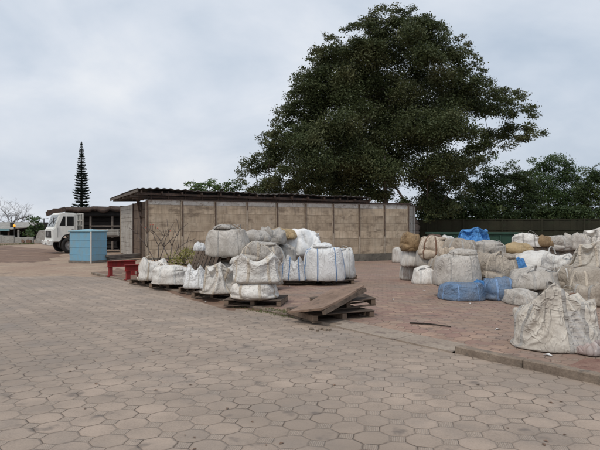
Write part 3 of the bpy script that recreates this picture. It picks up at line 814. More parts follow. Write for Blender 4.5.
# ================================================================ vegetation
def leaf_cloud(centres, radii, n_per, size, rng, flat=.75, droop=0.2):
    """small leaf blades in clumps spread through lobes; returns vertices and quads"""
    P = []; Sz = []
    for (c, r), n in zip(zip(centres, radii), n_per):
        nc = max(4, int(n/26))
        d = rng.normal(size=(nc, 3)); d /= np.linalg.norm(d, axis=1, keepdims=True)
        rad = rng.rand(nc)**.42
        cl = c+d*rad[:, None]*np.array(r)*np.array([1, 1, .85])
        k = rng.randint(0, nc, n); spread = .17*np.mean(r)+.12
        p = cl[k]+rng.normal(size=(n, 3))*np.array([spread, spread, spread*.55])
        P.append(p)
    P = np.concatenate(P); N = len(P)
    ax = rng.normal(size=(N, 3)); ax[:, 2] = ax[:, 2]*flat-droop; ax /= np.linalg.norm(ax, axis=1, keepdims=True)
    up = rng.normal(size=(N, 3)); up[:, 2] += .8
    sd = np.cross(ax, up); sd /= np.linalg.norm(sd, axis=1, keepdims=True)
    L = size*(.6+.8*rng.rand(N))[:, None]; Wd = L*.27
    V = np.stack([P-ax*L*.5, P+sd*Wd, P+ax*L*.5, P-sd*Wd], 1).reshape(-1, 3)
    return V, np.arange(4*N).reshape(-1, 4)
def inside(poly, x, y):
    c = False; n = len(poly)
    for i in range(n):
        x1, y1 = poly[i]; x2, y2 = poly[(i+1) % n]
        if (y1 > y) != (y2 > y) and x < (x2-x1)*(y-y1)/(y2-y1)+x1: c = not c
    return c
def dist_edge(poly, x, y):
    best = 1e9; n = len(poly)
    for i in range(n):
        ax, ay = poly[i]; bx, by = poly[(i+1) % n]; dx, dy = bx-ax, by-ay
        t = max(0, min(1, ((x-ax)*dx+(y-ay)*dy)/(dx*dx+dy*dy+1e-9))); best = min(best, math.hypot(x-ax-t*dx, y-ay-t*dy))
    return best
def lobes_from(poly, Y, depth, rmin, rmax, n, seed, rfun=None, sep=.62):
    r_ = random.Random(seed); xs = [p[0] for p in poly]; ys = [p[1] for p in poly]; out = []; tries = 0
    while len(out) < n and tries < 20000:
        tries += 1
        u, v = r_.uniform(min(xs), max(xs)), r_.uniform(min(ys), max(ys))
        if not inside(poly, u, v): continue
        d = dist_edge(poly, u, v); rr = min(rmax, d*1.02)
        if rr < rmin: continue
        rr = r_.uniform(rmin, rr) if d < rmax*1.3 else r_.uniform(.7*rmax, rmax)
        if any(math.hypot(u-a, v-b) < sep*(rr+c)*.75 for a, b, c, _ in out): continue
        yy = Y+r_.uniform(-1, 1)*depth*min(1, d/40)
        out.append((u, v, rr, yy))
    return out
def build_tree(name, label, cat, base, lobes, leafmat, barkmat, dens, size, seed, trunk_r=.5, group=None, forks=1, flat=.75, smooth_lim=18):
    rng = np.random.RandomState(seed); rr = random.Random(seed)
    root = empty(name, base, 0, label, cat, group); B = Vector(base)
    C_, R_, Nn = [], [], []
    for (u, v, r, Y) in lobes:
        s = Y/F; c = pix(u, v, Y)-B; C_.append(np.array(c)); R_.append((r*s, r*s*1.1, r*s*.9)); Nn.append(max(40, int(dens*(r**2))))
    V, Fa = leaf_cloud(C_, R_, Nn, size, rng, flat)
    link_mesh('crown', mesh_np('crown', V, Fa), leafmat, root)
    # trunk and limbs
    mb = MB(); cs = [Vector(c) for c in C_]
    zmin = min(c.z for c in cs); forkz = max(1.0, zmin*.55)
    stems = []
    for k in range(forks):
        a = k/forks*6.28+rr.random()
        e = Vector((math.cos(a)*trunk_r*1.6*(forks > 1), math.sin(a)*trunk_r*1.4*(forks > 1), forkz*rr.uniform(.8, 1.2)))
        b0 = Vector((math.cos(a), math.sin(a), 0))*trunk_r*.4*(forks > 1)
        tr = trunk_r*(1 if forks == 1 else .6)
        mb.tube([b0+Vector((0, 0, -.3)), b0+Vector((0, 0, .3)), (b0+e)/2+Vector((rr.uniform(-.1, .1), 0, 0)), e], [tr*1.35, tr*1.1, tr*.95, tr*.85], 9); stems.append((e, tr))
    trk = mb.build('trunk', barkmat, root, True)
    mb = MB(); order = sorted(range(len(cs)), key=lambda i: cs[i].length); nodes = [(e, tr*.8) for e, tr in stems]
    for i in order:
        c = cs[i]
        j = min(range(len(nodes)), key=lambda q: (nodes[q][0]-c).length*(1.0)+(3 if nodes[q][0].z > c.z else 0)+ (nodes[q][1] < .05)*2)
        a, ra = nodes[j]; r1 = max(.035, ra*.62); m_ = a.lerp(c, .5)+Vector((rr.uniform(-.3, .3), rr.uniform(-.3, .3), rr.uniform(0, .5)))*min(1, (c-a).length*.25)
        q1 = a.lerp(m_, .5)+Vector((0, 0, .1)); 
        mb.tube([a, q1, m_, c], [ra*.9, (ra+r1)*.45, (ra+r1)*.4, r1*.7], 6); nodes.append((m_, (ra+r1)*.42)); nodes.append((c, r1*.7))
        for _ in range(3):
            d = Vector((rr.gauss(0, 1), rr.gauss(0, 1), rr.gauss(.3, .7))).normalized()*R_[i][0]*rr.uniform(.6, 1)
            mb.tube([c, c+d*.5+Vector((0, 0, .1)), c+d], [r1*.45, r1*.3, .015], 4)
    mb.build('limbs', barkmat, trk, True)
    return root
# the huge old tree behind the shed
BIG = [(243, 190), (241, 180), (252, 160), (262, 150), (268, 138), (272, 128), (281, 120), (285, 104), (293, 96), (297, 80), (308, 66), (313, 56), (330, 40), (345, 30), (362, 27), (372, 14), (390, 10), (402, 14), (420, 12), (436, 22), (448, 34), (462, 40),
       (474, 58), (484, 74), (492, 88), (486, 100), (502, 88), (518, 94), (527, 110), (545, 128), (540, 136), (520, 138), (500, 148), (478, 160), (470, 176), (464, 196), (450, 212), (425, 218), (380, 205), (300, 200), (243, 198)]
lb = lobes_from(BIG, 54, 6.5, 7, 22, 150, 3, sep=.52)
lb2 = []
for (u, v, r, Y_) in lb:
    if abs(u-403) < 20 and 148 < v < 208 and rng0.rand() < .45: continue
    if u > 462 and v > 70: r *= .9
    lb2.append((u, v, r, Y_))
base = pix(404, 226, 54); base.z = gz(base.x, base.y)
# right side is thin: fewer leaves there
thin = [l for l in lb2 if (l[0] > 455 and l[1] > 60)]; thick = [l for l in lb2 if l not in thin]
random.seed(11)
_root = build_tree('giant_tree', 'huge dark spreading tree rising behind the long shed, tallest in view', 'tree', base, thick+[(u, v, r*.95, Y_) for u, v, r, Y_ in thin], M['leafbig'], M['greybark'], 11.5, .205, 21, .75, forks=5)
# extra sprays that make the outline ragged
def sprays(root, poly, Y, n, seed, size, mat, reach=7, cnt=90):
    rng = np.random.RandomState(seed); C_ = []; R_ = []; Nn = []; B = root.location; m = len(poly); per = []
    for i in range(m-4):
        a, b = poly[i], poly[i+1]; L = math.hypot(a[0]-b[0], a[1]-b[1])
        for k in range(max(1, int(L*n/100))):
            f = rng.rand(); u = a[0]+(b[0]-a[0])*f+rng.normal()*reach*.5; v = a[1]+(b[1]-a[1])*f+rng.normal()*reach*.5
            yy = Y+rng.normal()*2; c = pix(u, v, yy)-B; C_.append(np.array(c)); q = rng.uniform(.25, .8); R_.append((q, q, q*.6)); Nn.append(int(cnt*q))
    V, Fa = leaf_cloud(C_, R_, Nn, size, rng)
    link_mesh('outer_sprays', mesh_np('outer_sprays', V, Fa), mat, root)
sprays(_root, BIG, 54, 26, 4, .19, M['leafbig'], 4, 260)

# trees on the right
def rtree(name, label, poly, Y, depth, n, mat, seed, dens=10, size=.2, rmin=4, rmax=13, tr=.25, group='trees along the right edge behind the fence', bu=None):
    l = lobes_from(poly, Y, depth, rmin, rmax, n, seed, sep=.55)
    us = [p[0] for p in poly]; u = bu or sum(us)/len(us); b = pix(u, 230, Y); b.z = gz(b.x, b.y)
    r = build_tree(name, label, 'tree', b, l, mat, M['bark'], dens, size, seed, tr, group=group)
    sprays(r, poly, Y, 22, seed+1, size, mat, 4, 90)
    return r
rtree('leafy_tree', 'bushy deep green tree in front of the others right of the huge tree', [(462, 215), (458, 196), (466, 182), (482, 172), (500, 168), (520, 166), (535, 178), (544, 195), (548, 215), (505, 222)], 60, 2, 46, M['leafdark'], 31, bu=505)
rtree('leafy_tree', 'taller mid green tree with rounded top at the right, above the dark fence', [(520, 215), (524, 172), (538, 158), (556, 154), (572, 160), (582, 172), (590, 190), (592, 215), (555, 222)], 66, 2, 46, M['leafmid'], 32, bu=556)
rtree('leafy_tree', 'dark tree cut off by the right edge of the photo', [(572, 215), (575, 182), (590, 170), (606, 168), (630, 176), (640, 215), (605, 222)], 62, 2, 40, M['leafdark'], 33, bu=606)
rtree('leafy_tree', 'low dark tree in the gap right of the shed, beneath the huge tree', [(418, 222), (416, 196), (428, 190), (446, 194), (462, 198), (468, 222)], 58, 2, 30, M['leafdark'], 34, bu=440)
rtree('leafy_tree', 'thin pale topped tree showing sky behind the huge tree\'s right side', [(486, 190), (484, 166), (496, 158), (516, 160), (528, 168), (528, 190)], 72, 2, 12, M['leafmid'], 35, dens=1.2, bu=508)
# tree top behind the shed roof, left of the giant
rtree('leafy_tree', 'light green treetop peeping over the shed roof left of the huge tree', [(189, 196), (191, 184), (198, 181), (205, 186), (212, 180), (222, 183), (230, 178), (240, 181), (246, 196)], 60, 1.5, 22, M['leaflight'], 36, dens=3.0, size=.26, rmin=2.5, rmax=6, tr=.15, group=None, bu=218)
# bushes left of the cab
rtree('broad_shrub', 'dark green shrub behind the leaning grey block at far left', [(28, 238), (27, 224), (33, 217), (40, 221), (46, 226), (47, 238)], 66, 1.2, 14, M['leafmid'], 37, dens=3.4, size=.26, rmin=2, rmax=5, tr=.08, group=None, bu=38)['category'] = 'shrub'
rtree('hedge_row', 'low dark hedge filling the space between fence and right-hand trees', [(422, 226), (424, 208), (450, 204), (500, 207), (560, 205), (640, 208), (640, 226)], 57.5, 1, 46, M['leafdark'], 38, dens=11, size=.24, rmin=5, rmax=10, tr=.1, group=None, bu=520)['category'] = 'hedge'
# bare tree far left
def bare_tree(name, label, base, h, spread, seed, depth=5, lean=0):
    root = empty(name, base, 0, label, 'tree'); rr = random.Random(seed); mb = MB()
    def grow(p, d, L, r, k):
        n = 3; pts = [p]; q = p.copy(); dd = d.copy()
        for i in range(n):
            dd = (dd+Vector((rr.gauss(0, .12), rr.gauss(0, .12), rr.gauss(.02, .08)))).normalized(); q = q+dd*L/n; pts.append(q.copy())
        mb.tube(pts, [r, r*.85, r*.7, r*.55], 5)
        if k == 0: return
        for _ in range(rr.choice([2, 3, 3, 4])):
            nd = (dd+Vector((rr.gauss(0, spread), rr.gauss(0, spread), rr.gauss(-.02, .3)))).normalized()
            grow(pts[rr.choice([2, 3, 3])], nd, L*rr.uniform(.6, .85), r*.55, k-1)
    for s in range(3): grow(Vector((rr.uniform(-.2, .2), 0, 0)), Vector((rr.uniform(-.7, .7)+lean, rr.uniform(-.4, .4), 1)).normalized(), h*.36, h*.022, depth)
    mb.build('branches', M['greybark'], root, True); return root
b = pix(8, 240, 84); bare_tree('bare_tree', 'leafless grey tree spreading over the distant shed at far left', (b.x, 84, 0), 5.8, .8, 5)
# norfolk island pine
b = pix(81.5, 228, 82); px_ = 82/F
pine = empty('norfolk_pine', (b.x, 82, 0), 0, 'tall narrow tiered conifer alone against the sky above the lean-to', 'tree')
H_ = (HOR-141)*px_+EYE
mb = MB(); mb.tube([(0, 0, 0), (0, 0, H_*.5), (0, 0, H_)], [.26, .17, .02], 8); trk = mb.build('trunk', M['bark'], pine, True)
rg = np.random.RandomState(3); V = []; z = 2.2; mb = MB()
while z < H_-.1:
    f = (z/H_); rad = (1.75*(1-f)**.85+.02)*rg.uniform(.8, 1.12)
    nb_ = 8 if f < .8 else 6; ph = rg.rand()*6
    for k in range(nb_):
        if f < .8 and rg.rand() < .08: continue
        a = ph+k/nb_*6.28+rg.normal()*.12; L = rad*rg.uniform(.78, 1.12); d = np.array([math.cos(a), math.sin(a), 0]); sdv = np.array([-math.sin(a), math.cos(a), 0])
        mb.tube([(0, 0, z), tuple(d*L*.5+[0, 0, z-.05]), tuple(d*L+[0, 0, z+.1*L])], [.035, .02, .01], 4)
        n = int(210*L+40)
        for q in range(n):
            s = .12+.88*rg.rand(); c = d*L*s+np.array([0, 0, z-.1*math.sin(s*3.14)+.14*L*s*s]); sp = rg.normal()*.21*(1.2-s*.5)*min(1, rad*1.4)
            t_ = c+sdv*sp; ax = d*rg.uniform(.2, 1)+sdv*rg.normal()*.7+np.array([0, 0, rg.uniform(-.15, .6)]); ax /= np.linalg.norm(ax); w = np.cross(ax, rg.normal(size=3)); w /= np.linalg.norm(w)
            l_ = .24*rg.uniform(.7, 1.2)*(.22+1.0*(1-f)); V += [t_-w*.035, t_+w*.035, t_+ax*l_+w*.012, t_+ax*l_-w*.012]
    z += (.40*(1-f)**.55+.10)*rg.uniform(.8, 1.2)
link_mesh('crown', mesh_np('crown', V, np.arange(len(V)).reshape(-1, 4)), M['leafpine'], pine)
mb.build('limbs', M['bark'], trk)

# leafless garden shrubs before the shed wall (thick forked stems, reddish buds)
def stick_shrub(name, label, u, v, hpx, seed, wide, ang0=0):
    p = at(u, v); s = p.y/F; root = empty(name, p, 0, label, 'shrub'); rr = random.Random(seed); mb = MB(); tips = []
    def grow(q, d, L, r, k):
        e = q+d*L; m_ = q.lerp(e, .5)+Vector((rr.gauss(0, .03), rr.gauss(0, .03), 0)); mb.tube([q, m_, e], [r, r*.9, r*.8], 6)
        if k == 0: tips.append(e); return
        base_a = math.atan2(d.x, d.z)
        for sg in (-1, 1):
            a = base_a*.75+sg*rr.uniform(.3, .6); grow(e, Vector((math.sin(a), rr.uniform(-.35, .35), math.cos(a))).normalized(), L*rr.uniform(.6, .95), r*.68, k-1)
    H = hpx*s
    for a in wide: grow(Vector((rr.uniform(-.1, .1), 0, -.05)), Vector((math.sin(a), rr.uniform(-.2, .2), math.cos(a))), H*.5, .027, 2)
    mb.build('stems', M['greybark'], root, True)
    mb = MB(); bmesh.ops.create_icosphere(mb.bm, subdivisions=1, radius=.035); o0 = None
    for e in [e for e in tips if rr.random() < .2]:
        if o0 is None: o0 = mb.build('bud', M['budred'], root); o0.location = e
        else: link_mesh('bud', o0.data, None, root).location = e
stick_shrub('bare_shrub', 'leafless forked shrub with reddish buds, left one against the shed wall', 157, 262, 35, 4, (-.45, .1, .35))
stick_shrub('bare_shrub', 'leafless forked shrub with reddish buds beside the yellow-green bush', 170, 262, 36, 9, (-.35, .15, .5))
p = at(184, 264); rg = np.random.RandomState(8); s_ = p.y/F
root = empty('yellow_bush', p, 0, 'thin yellow-green bush growing before the shed wall behind the bags', 'shrub')
V, Fa = leaf_cloud([np.array((x*s_, y, z*s_)) for x, y, z in ((0, 0, 10), (-9, .2, 7), (8, 0, 9), (3, .3, 15), (-4, -.2, 4), (12, 0, 4))], [(.38, .35, .34)]*6, [150]*6, .09, rg)
link_mesh('leaves', mesh_np('leaves', V, Fa), M['leafyellow'], root)
mb = MB()
for k in range(16):
    a = k*.4; mb.tube([(0, 0, -.02), (math.sin(a)*.2, math.cos(a)*.15, .4), (math.sin(a)*.55+.05, math.cos(a)*.3, .85+.2*math.sin(k*2))], [.012, .009, .004], 4)
mb.build('stems', M['greybark'], root)
# dry weeds along the wall foot
def grass_patch(name, pts, n, h, mat, seed):
    rg = np.random.RandomState(seed); P = [at(*q) for q in pts]; V = []
    for k in range(n):
        i = rg.randint(len(P)-1); q = P[i].lerp(P[i+1], rg.rand()); x = q.x+rg.normal()*.09; y = q.y+rg.normal()*.09; z = floor_z(x, y)
        a = rg.rand()*6.28; dx, dy = math.cos(a)*.006, math.sin(a)*.006; hh = h*rg.uniform(.4, 1.2); lx, ly = rg.normal()*hh*.5, rg.normal()*hh*.5
        V += [(x-dx, y-dy, z), (x+dx, y+dy, z), (x+lx+dx*.3, y+ly+dy*.3, z+hh), (x+lx-dx*.3, y+ly-dy*.3, z+hh)]
    o = link_mesh(name, mesh_np(name, V, np.arange(len(V)).reshape(-1, 4)), mat); tag(o, kind='stuff'); return o
grass_patch('grass', [(262, 309), (270, 311), (285, 313), (290, 315)], 700, .03, M['grass'], 1)
grass_patch('grass', [(222, 303), (245, 309), (262, 312)], 120, .03, M['grass'], 3)
grass_patch('grass', [(-10, 245.5), (20, 244.5), (34, 244)], 1500, .14, M['grass'], 2)
# ================================================================ truck
PHI = math.radians(36)
wloc = at(69.0, 253.0); WY = wloc.y+.15
ang = math.pi+PHI; Rt = Matrix.Rotation(ang, 3, 'Z'); off = Rt @ Vector((-1.0, 1.0, 0))
tr = empty('flatbed_truck', (((69-300)/F*WY)-off.x, WY-off.y, 0), ang, 'white flatbed truck parked nose-out beside the shed, partly behind the blue tank', 'truck')
def P3(*a): return [Vector(q) for q in a]
mb = MB(); mb.prism([(0, .72), (.03, 1.5), (-.10, 1.62), (-.42, 2.52), (-.60, 2.6), (-1.36, 2.58), (-1.48, 2.45), (-1.52, .95), (-1.46, .95), (-1.40, 1.0), (-1.28, 1.12), (-1.0, 1.2), (-.72, 1.12), (-.58, .95), (-.50, .72)], 2.14, None, .05)
mb.build('cab', M['cab'], tr, True)
tr.children[-1].data.shade_flat() if hasattr(bpy.types.Mesh, 'shade_flat') else None
def slab_at(corners, th, name, mat, parent=tr, nrm=None):
    """thin panel from four corners, thickness inward"""
    c = [Vector(q) for q in corners]; n = (c[1]-c[0]).cross(c[3]-c[0]).normalized() if nrm is None else Vector(nrm)
    mb = MB(); lo = [mb.bm.verts.new(q-n*th) for q in c]; hi = [mb.bm.verts.new(q) for q in c]
    mb.bm.faces.new(hi); mb.bm.faces.new(lo[::-1])
    for i in range(4): mb.bm.faces.new((lo[i], lo[(i+1) % 4], hi[(i+1) % 4], hi[i]))
    bmesh.ops.recalc_face_normals(mb.bm, faces=mb.bm.faces); return mb.build(name, mat, parent)
# windscreen sits just proud of the sloped front
def ws(x, y, z): return (x+.012, y, z+.004)
slab_at([ws(-.115, -.95, 1.67), ws(-.115, .95, 1.67), ws(-.395, .9, 2.44), ws(-.395, -.9, 2.44)], .012, 'windscreen', M['glassw'])
mb = MB()
for y in (-.5, .35): mb.bar((-.10, y, 1.66), (-.26, y+.35, 2.1), .02)
mb.build('wiper', M['black'], tr)
slab_at([(.045, -.72, .98), (.045, .72, .98), (.045, .72, 1.42), (.045, -.72, 1.42)], .02, 'grille', M['black'])
mb = MB(); mb.tube([(.05, .13*math.cos(a), 1.21+.13*math.sin(a)) for a in np.linspace(0, 2*math.pi, 17)], .014, 5)
mb.bar((.055, -.09, 1.28), (.055, 0, 1.10), .02); mb.bar((.055, .09, 1.28), (.055, 0, 1.10), .02); mb.build('badge', M['rim'], tr)
mb = MB(); mb.box((.08, 0, .66), (.20, 2.16, .34), None, .04); mb.build('bumper', M['cab'], tr)
mb = MB(); mb.box((.19, 0, .60), (.012, .42, .13), None, .004); mb.build('number_plate', M['rim'], tr)
for y in (-.62, .62):
    mb = MB(); mb.box((.187, y*1.02, .82), (.012, .14, .05)); mb.build('indicator', M['red'], tr)
for y in (-.85, .85):
    mb = MB(); mb.box((.215, y, .70), (.02, .32, .16), None, .01); mb.build('headlight', M['lens'], tr)
for sy in (1, -1):
    y = 1.075*sy
    slab_at([(-.40, y+.006*sy, 1.74), (-1.28, y+.006*sy, 1.74), (-1.28, y+.006*sy, 2.34), (-.62, y+.006*sy, 2.34)], .01, 'side_window', M['glass'], nrm=(0, sy, 0))
    mb = MB(); mb.box((-.80, y+.012*sy, 2.04), (.07, .012, .62)); mb.build('window_bar', M['cab'], tr)
    for a, b in (((-.30, 1.0), (-.30, 1.62)), ((-1.35, 1.25), (-1.35, 2.44))):
        mb = MB(); mb.bar((a[0], y+.003*sy, a[1]), (b[0], y+.003*sy, b[1]), .012, .012); mb.build('door_seam', M['black'], tr)
    mb = MB(); mb.box((-1.2, y+.02*sy, 1.5), (.12, .02, .03)); mb.build('door_handle', M['black'], tr)
    mb = MB(); mb.bar((-.22, y, 1.9), (.0, y+.26*sy, 1.95), .02); mb.bar((-.22, y, 2.25), (.0, y+.26*sy, 2.2), .02); mb.box((.0, y+.26*sy, 2.07), (.04, .16, .36), None, .01); mb.build('mirror', M['black'], tr)
    mb = MB(); mb.tube([(-1.0+.58*math.cos(a), y-.04*sy, .52+.68*math.sin(a)) for a in np.linspace(-.15, math.pi+.15, 14)], .045, 6); mb.build('mudguard', M['black'], tr)
def wheel(x, y, r=.49, w=.28, dbl=1):
    mb = MB(); seg = 28; prof = [(r*.58, -w/2), (r*.93, -w/2), (r, -w/2+.05), (r, w/2-.05), (r*.93, w/2), (r*.58, w/2)]
    rings = [[mb.bm.verts.new((math.cos(a)*p[0], p[1], math.sin(a)*p[0])) for p in prof] for a in np.linspace(0, 2*math.pi, seg, endpoint=False)]
    for i in range(seg):
        A, B_ = rings[i], rings[(i+1) % seg]
        for k in range(len(prof)): mb.bm.faces.new((A[k], A[(k+1) % 6], B_[(k+1) % 6], B_[k]))
    bmesh.ops.recalc_face_normals(mb.bm, faces=mb.bm.faces)
    wt_ = mb.build('wheel', M['tyre'], tr, True); wt_.location = (x, y, r)
    s = 1 if y > 0 else -1; mb = MB()
    mb.tube([(0, -.1, 0), (0, s*.05, 0)], [r*.585, r*.585], 20); mb.tube([(0, s*.05, 0), (0, s*.13, 0)], [.13, .10], 12)
    for k in range(8): a = k*math.pi/4; mb.tube([(.19*math.cos(a), s*.04, .19*math.sin(a)), (.19*math.cos(a), s*.075, .19*math.sin(a))], .022, 6)
    mb.build('rim', M['rim'], wt_)
for x in (-1.0, -5.2):
    for y in (-1.0, 1.0): wheel(x, y)
mb = MB()
for y in (-.4, .4): mb.box((-3.9, y, .82), (6.6, .09, .22))
mb.box((-1.0, 0, .5), (.14, 1.9, .14)); mb.box((-5.2, 0, .5), (.16, 1.9, .16)); mb.box((-2.9, .75, .72), (.9, .45, .42), None, .05); mb.build('chassis', M['black'], tr)
mb = MB(); mb.box((-4.6, 0, 1.06), (5.4, 2.3, .12), None, .01); mb.build('bed_floor', M['woodz'], tr)
for sy in (1, -1):
    for z in (1.22, 1.42):
        mb = MB(); mb.box((-4.65, 1.13*sy, z), (5.3, .04, .17), None, .008); mb.build('bed_side', M['white'], tr)
    for x in np.arange(-7.2, -2.0, 1.02):
        mb = MB(); mb.box((x, 1.165*sy, 1.3), (.07, .03, .48)); mb.build('stake', M['white'], tr)
mb = MB(); mb.box((-7.31, 0, 1.32), (.04, 2.26, .4), None, .008); mb.build('tailboard', M['white'], tr)
mb = MB()
for y in np.linspace(-1.05, 1.05, 6): mb.box((-1.85, y, 1.85), (.07, .07, 1.45))
for z in (1.2, 1.75, 2.1, 2.52): mb.box((-1.85, 0, z), (.072, 2.15, .08))
mb.build('headboard', M['white'], tr)

# ================================================================ blue fibreglass tank, boards and red trestles by the shed
c = at(91.3, 262.6); al = math.radians(20)
bt = empty('storage_tank', c, 0, 'faded light blue square storage tank with lid in front of the truck', 'tank')
Ra = Matrix.Rotation(0, 3, 'Z'); ex = Vector((-math.cos(al), math.sin(al), 0)); ey = Vector((math.sin(al), math.cos(al), 0)); L1, L2, Ht = 1.27, 1.12, 1.43
RB = Matrix((-ex, ey, Vector((0, 0, 1)))).transposed()
ctr = ex*L1/2+ey*L2/2
mb = MB(); mb.box(ctr+Vector((0, 0, Ht/2)), (L1, L2, Ht), RB, .03); bmesh.ops.subdivide_edges(mb.bm, edges=mb.bm.edges[:], cuts=2, use_grid_fill=True)
body = mb.build('tank_body', M['bluebox'], bt)
mb = MB()
for z in (.36, .70, 1.04): mb.box(ctr+Vector((0, 0, z)), (L1+.02, L2+.02, .03), RB, .008)
mb.build('rib', M['bluebox'], bt)
mb = MB(); mb.box(ctr+Vector((0, 0, Ht+.015)), (L1+.10, L2+.10, .06), RB, .015)
bm = mb.bm; top_ = [bm.verts.new(ctr+Vector((0, 0, Ht+.042))+ex*sx_*(L1/2+.03)+ey*sy_*(L2/2+.03)) for sx_, sy_ in ((-1, -1), (1, -1), (1, 1), (-1, 1))]
pk = bm.verts.new(ctr+Vector((0, 0, Ht+.13)))
for i in range(4): bm.faces.new((top_[i], top_[(i+1) % 4], pk))
bmesh.ops.recalc_face_normals(bm, faces=bm.faces); mb.build('lid', M['bluelid'], bt)
mb = MB(); mb.box((.0, -.05, Ht/2-.03), (.075, .05, Ht+.04), RB, .01); mb.build('corner_post', M['white'], bt)
mb = MB(); mb.box(ctr+Vector((0, 0, .03)), (L1+.06, L2+.06, .1), RB); mb.build('base', M['woodz'], bt)
for k, (u0, v0, u1, v1, lab) in enumerate(((108, 261.5, 143, 258.5, 'grey plank pile lying against the foot of the shed side wall'),)):
    a, b = at(u0, v0), at(u1, v1); s = empty('plank_pile', a, math.atan2(b.y-a.y, b.x-a.x), lab, 'planks'); L = (b-a).length
    for q in range(5):
        mb = MB(); mb.box((L/2+random.uniform(-.1, .1), .1+.22*(q % 2), .05+.09*(q//2)+.02), (L*random.uniform(.8, 1.0), .2, .07), Matrix.Rotation(random.uniform(-.03, .03), 3, 'Z'), .005); mb.build('plank', M['woodz'], s)
def trestle(u0, v0, u1, v1, h, lab):
    a, b = at(u0, v0), at(u1, v1); L = (b-a).length; s = empty('steel_trestle', a, math.atan2(b.y-a.y, b.x-a.x), lab, 'trestle', 'red steel trestles beside the first white bag')
    mb = MB(); mb.box((L/2, 0, h-.02), (L+.1, .17, .022), None, .003); mb.box((L/2, 0, h-.2), (L+.1, .17, .022), None, .003); mb.box((L/2, 0, h-.11), (L+.1, .02, .158)); mb.build('beam', M['red'], s)
    for x in (.05, L-.05):
        mb = MB(); mb.box((x, 0, (h-.212)/2), (.12, .10, h-.212), None, .004); mb.build('leg', M['red'], s)
        mb = MB(); mb.box((x, 0, .01), (.2, .2, .02)); mb.build('foot_plate', M['red'], s)
trestle(109, 276.3, 134, 275.2, .51, 'farther red steel trestle, reaching farthest left by the blue tank')
trestle(126.5, 280, 141, 279.4, .47, 'nearer red steel trestle, touching the leftmost white bag')

# ================================================================ pallets
def pallet_proto():
    r = empty('pallet', (0, 0, 0)); mb = MB()
    for k in range(7): mb.box((0, -.5+.05+k*.15, .122), (1.2, .115, .02), None, .003, .004)
    mb.build('deck', M['wood'], r)
    for k, x in enumerate((-.55, 0, .55)):
        mb = MB(); mb.box((x, 0, .067), (.09, 1.0, .088), None, .004, .003); mb.build('stringer', M['woodlight'], r)
    mb = MB()
    for k in range(3): mb.box((0, -.45+k*.45, .011), (1.2, .10, .02), None, .003, .004)
    mb.build('bottom_boards', M['wood'], r); return r
PROTO_PAL = pallet_proto(); _used = [False]
def pallet(loc, rz, lab, tilt=(0, 0), sc=1.0, group=None):
    o = PROTO_PAL if not _used[0] else copy_tree(PROTO_PAL); _used[0] = True
    o.location = loc; o.rotation_euler = (tilt[0], tilt[1], rz); o.scale = (sc, sc, 1)
    tag(o, lab, 'pallet', group); return o
exec_pallets = []
# ================================================================ bag prototypes: simulate the cloth, then make sack and belt meshes
PROTO = {}; TEST = False
def vnormals(X, Fq):
    n = np.cross(X[Fq[:, 2]]-X[Fq[:, 0]], X[Fq[:, 3]]-X[Fq[:, 1]]); N = np.zeros_like(X)
    for q in range(4):
        for m in range(3): N[:, m] += np.bincount(Fq[:, q], n[:, m], len(X))
    return N/np.maximum(np.linalg.norm(N, axis=1, keepdims=True), 1e-9)
def make_proto(key, belts=(.22, .78), crumple=.009, seed=1, sw=2, box=.0, **kw):
    r = sim_bag(seed=seed, belts=belts, **kw); X, Fq = r['X'], r['F']; N = vnormals(X, Fq)
    # extra creasing of the loose cloth, stronger towards the top
    zt = X[:, 2].max(); am = np.array([crumple*(.35+1.0*(p[2]/zt)) for p in X])
    d = np.array([mnoise.noise(Vector((p[0]*5+seed, p[1]*5, p[2]*6)))*1.0-abs(mnoise.noise(Vector((p[0]*10, p[1]*10+seed, p[2]*9))))*1.3 for p in X])
    X = X+N*(am*d)[:, None]; X[:, 2] -= X[:, 2].min()
    if box: X[:, :2] *= (1+box*np.abs(2*X[:, 2]/zt-1)**2.2)[:, None]
    cxy = (X[:, :2].max(0)+X[:, :2].min(0))/2; X[:, :2] -= cxy
    N = vnormals(X, Fq)
    me = mesh_np('sack', X, Fq, True)
    nx, ny, nz = r['n']; S = []
    for fr in belts:
        for sd, nn_ in (('f', nx), ('k', nx), ('l', ny), ('r', ny)):
            i = min(nn_-1, max(0, round(fr*nn_))); ii = (i, i-1 if fr > .5 else i+1)[:sw]; fs = [q for q, s in enumerate(r['side']) if s[0] == sd and s[1] in ii]
            fs += [q for q, s in enumerate(r['side']) if s[0] == 't' and ((sd in 'fk' and s[1] in ii and (s[2] < 2 if sd == 'f' else s[2] > ny-3)) or (sd in 'lr' and s[2] in ii and (s[1] < 2 if sd == 'l' else s[1] > nx-3)))]
            ids = sorted({v for q in fs for v in Fq[q]}); mp = {v: k for k, v in enumerate(ids)}; n = len(ids)
            Vo = [X[v]+N[v]*.011 for v in ids]+[X[v]-N[v]*.006 for v in ids]; Fo = [[mp[v] for v in Fq[q]] for q in fs]
            ec = {}
            for f in Fo:
                for a, b in zip(f, f[1:]+f[:1]): ec[(a, b)] = 1
            for (a, b) in list(ec):
                if (b, a) not in ec: Fo.append([b, a, a+n, b+n])
            S.append(mesh_np('strap', Vo, Fo, True))
    corners = [X[r['idx'][(i, j, nz)]] for i, j in ((0, 0), (nx, 0), (nx, ny), (0, ny))]
    PROTO[key] = dict(X=X, me=me, straps=S, dims=X.max(0)-X.min(0), corners=corners, top=X[:, 2].max())
P4 = lambda h, a=.22: [(0, 0, a, a, h), (1, 0, -a, a, h*.97), (1, 1, -a, -a, h), (0, 1, a, -a, h*.95)]
rr_ = random.Random(12)
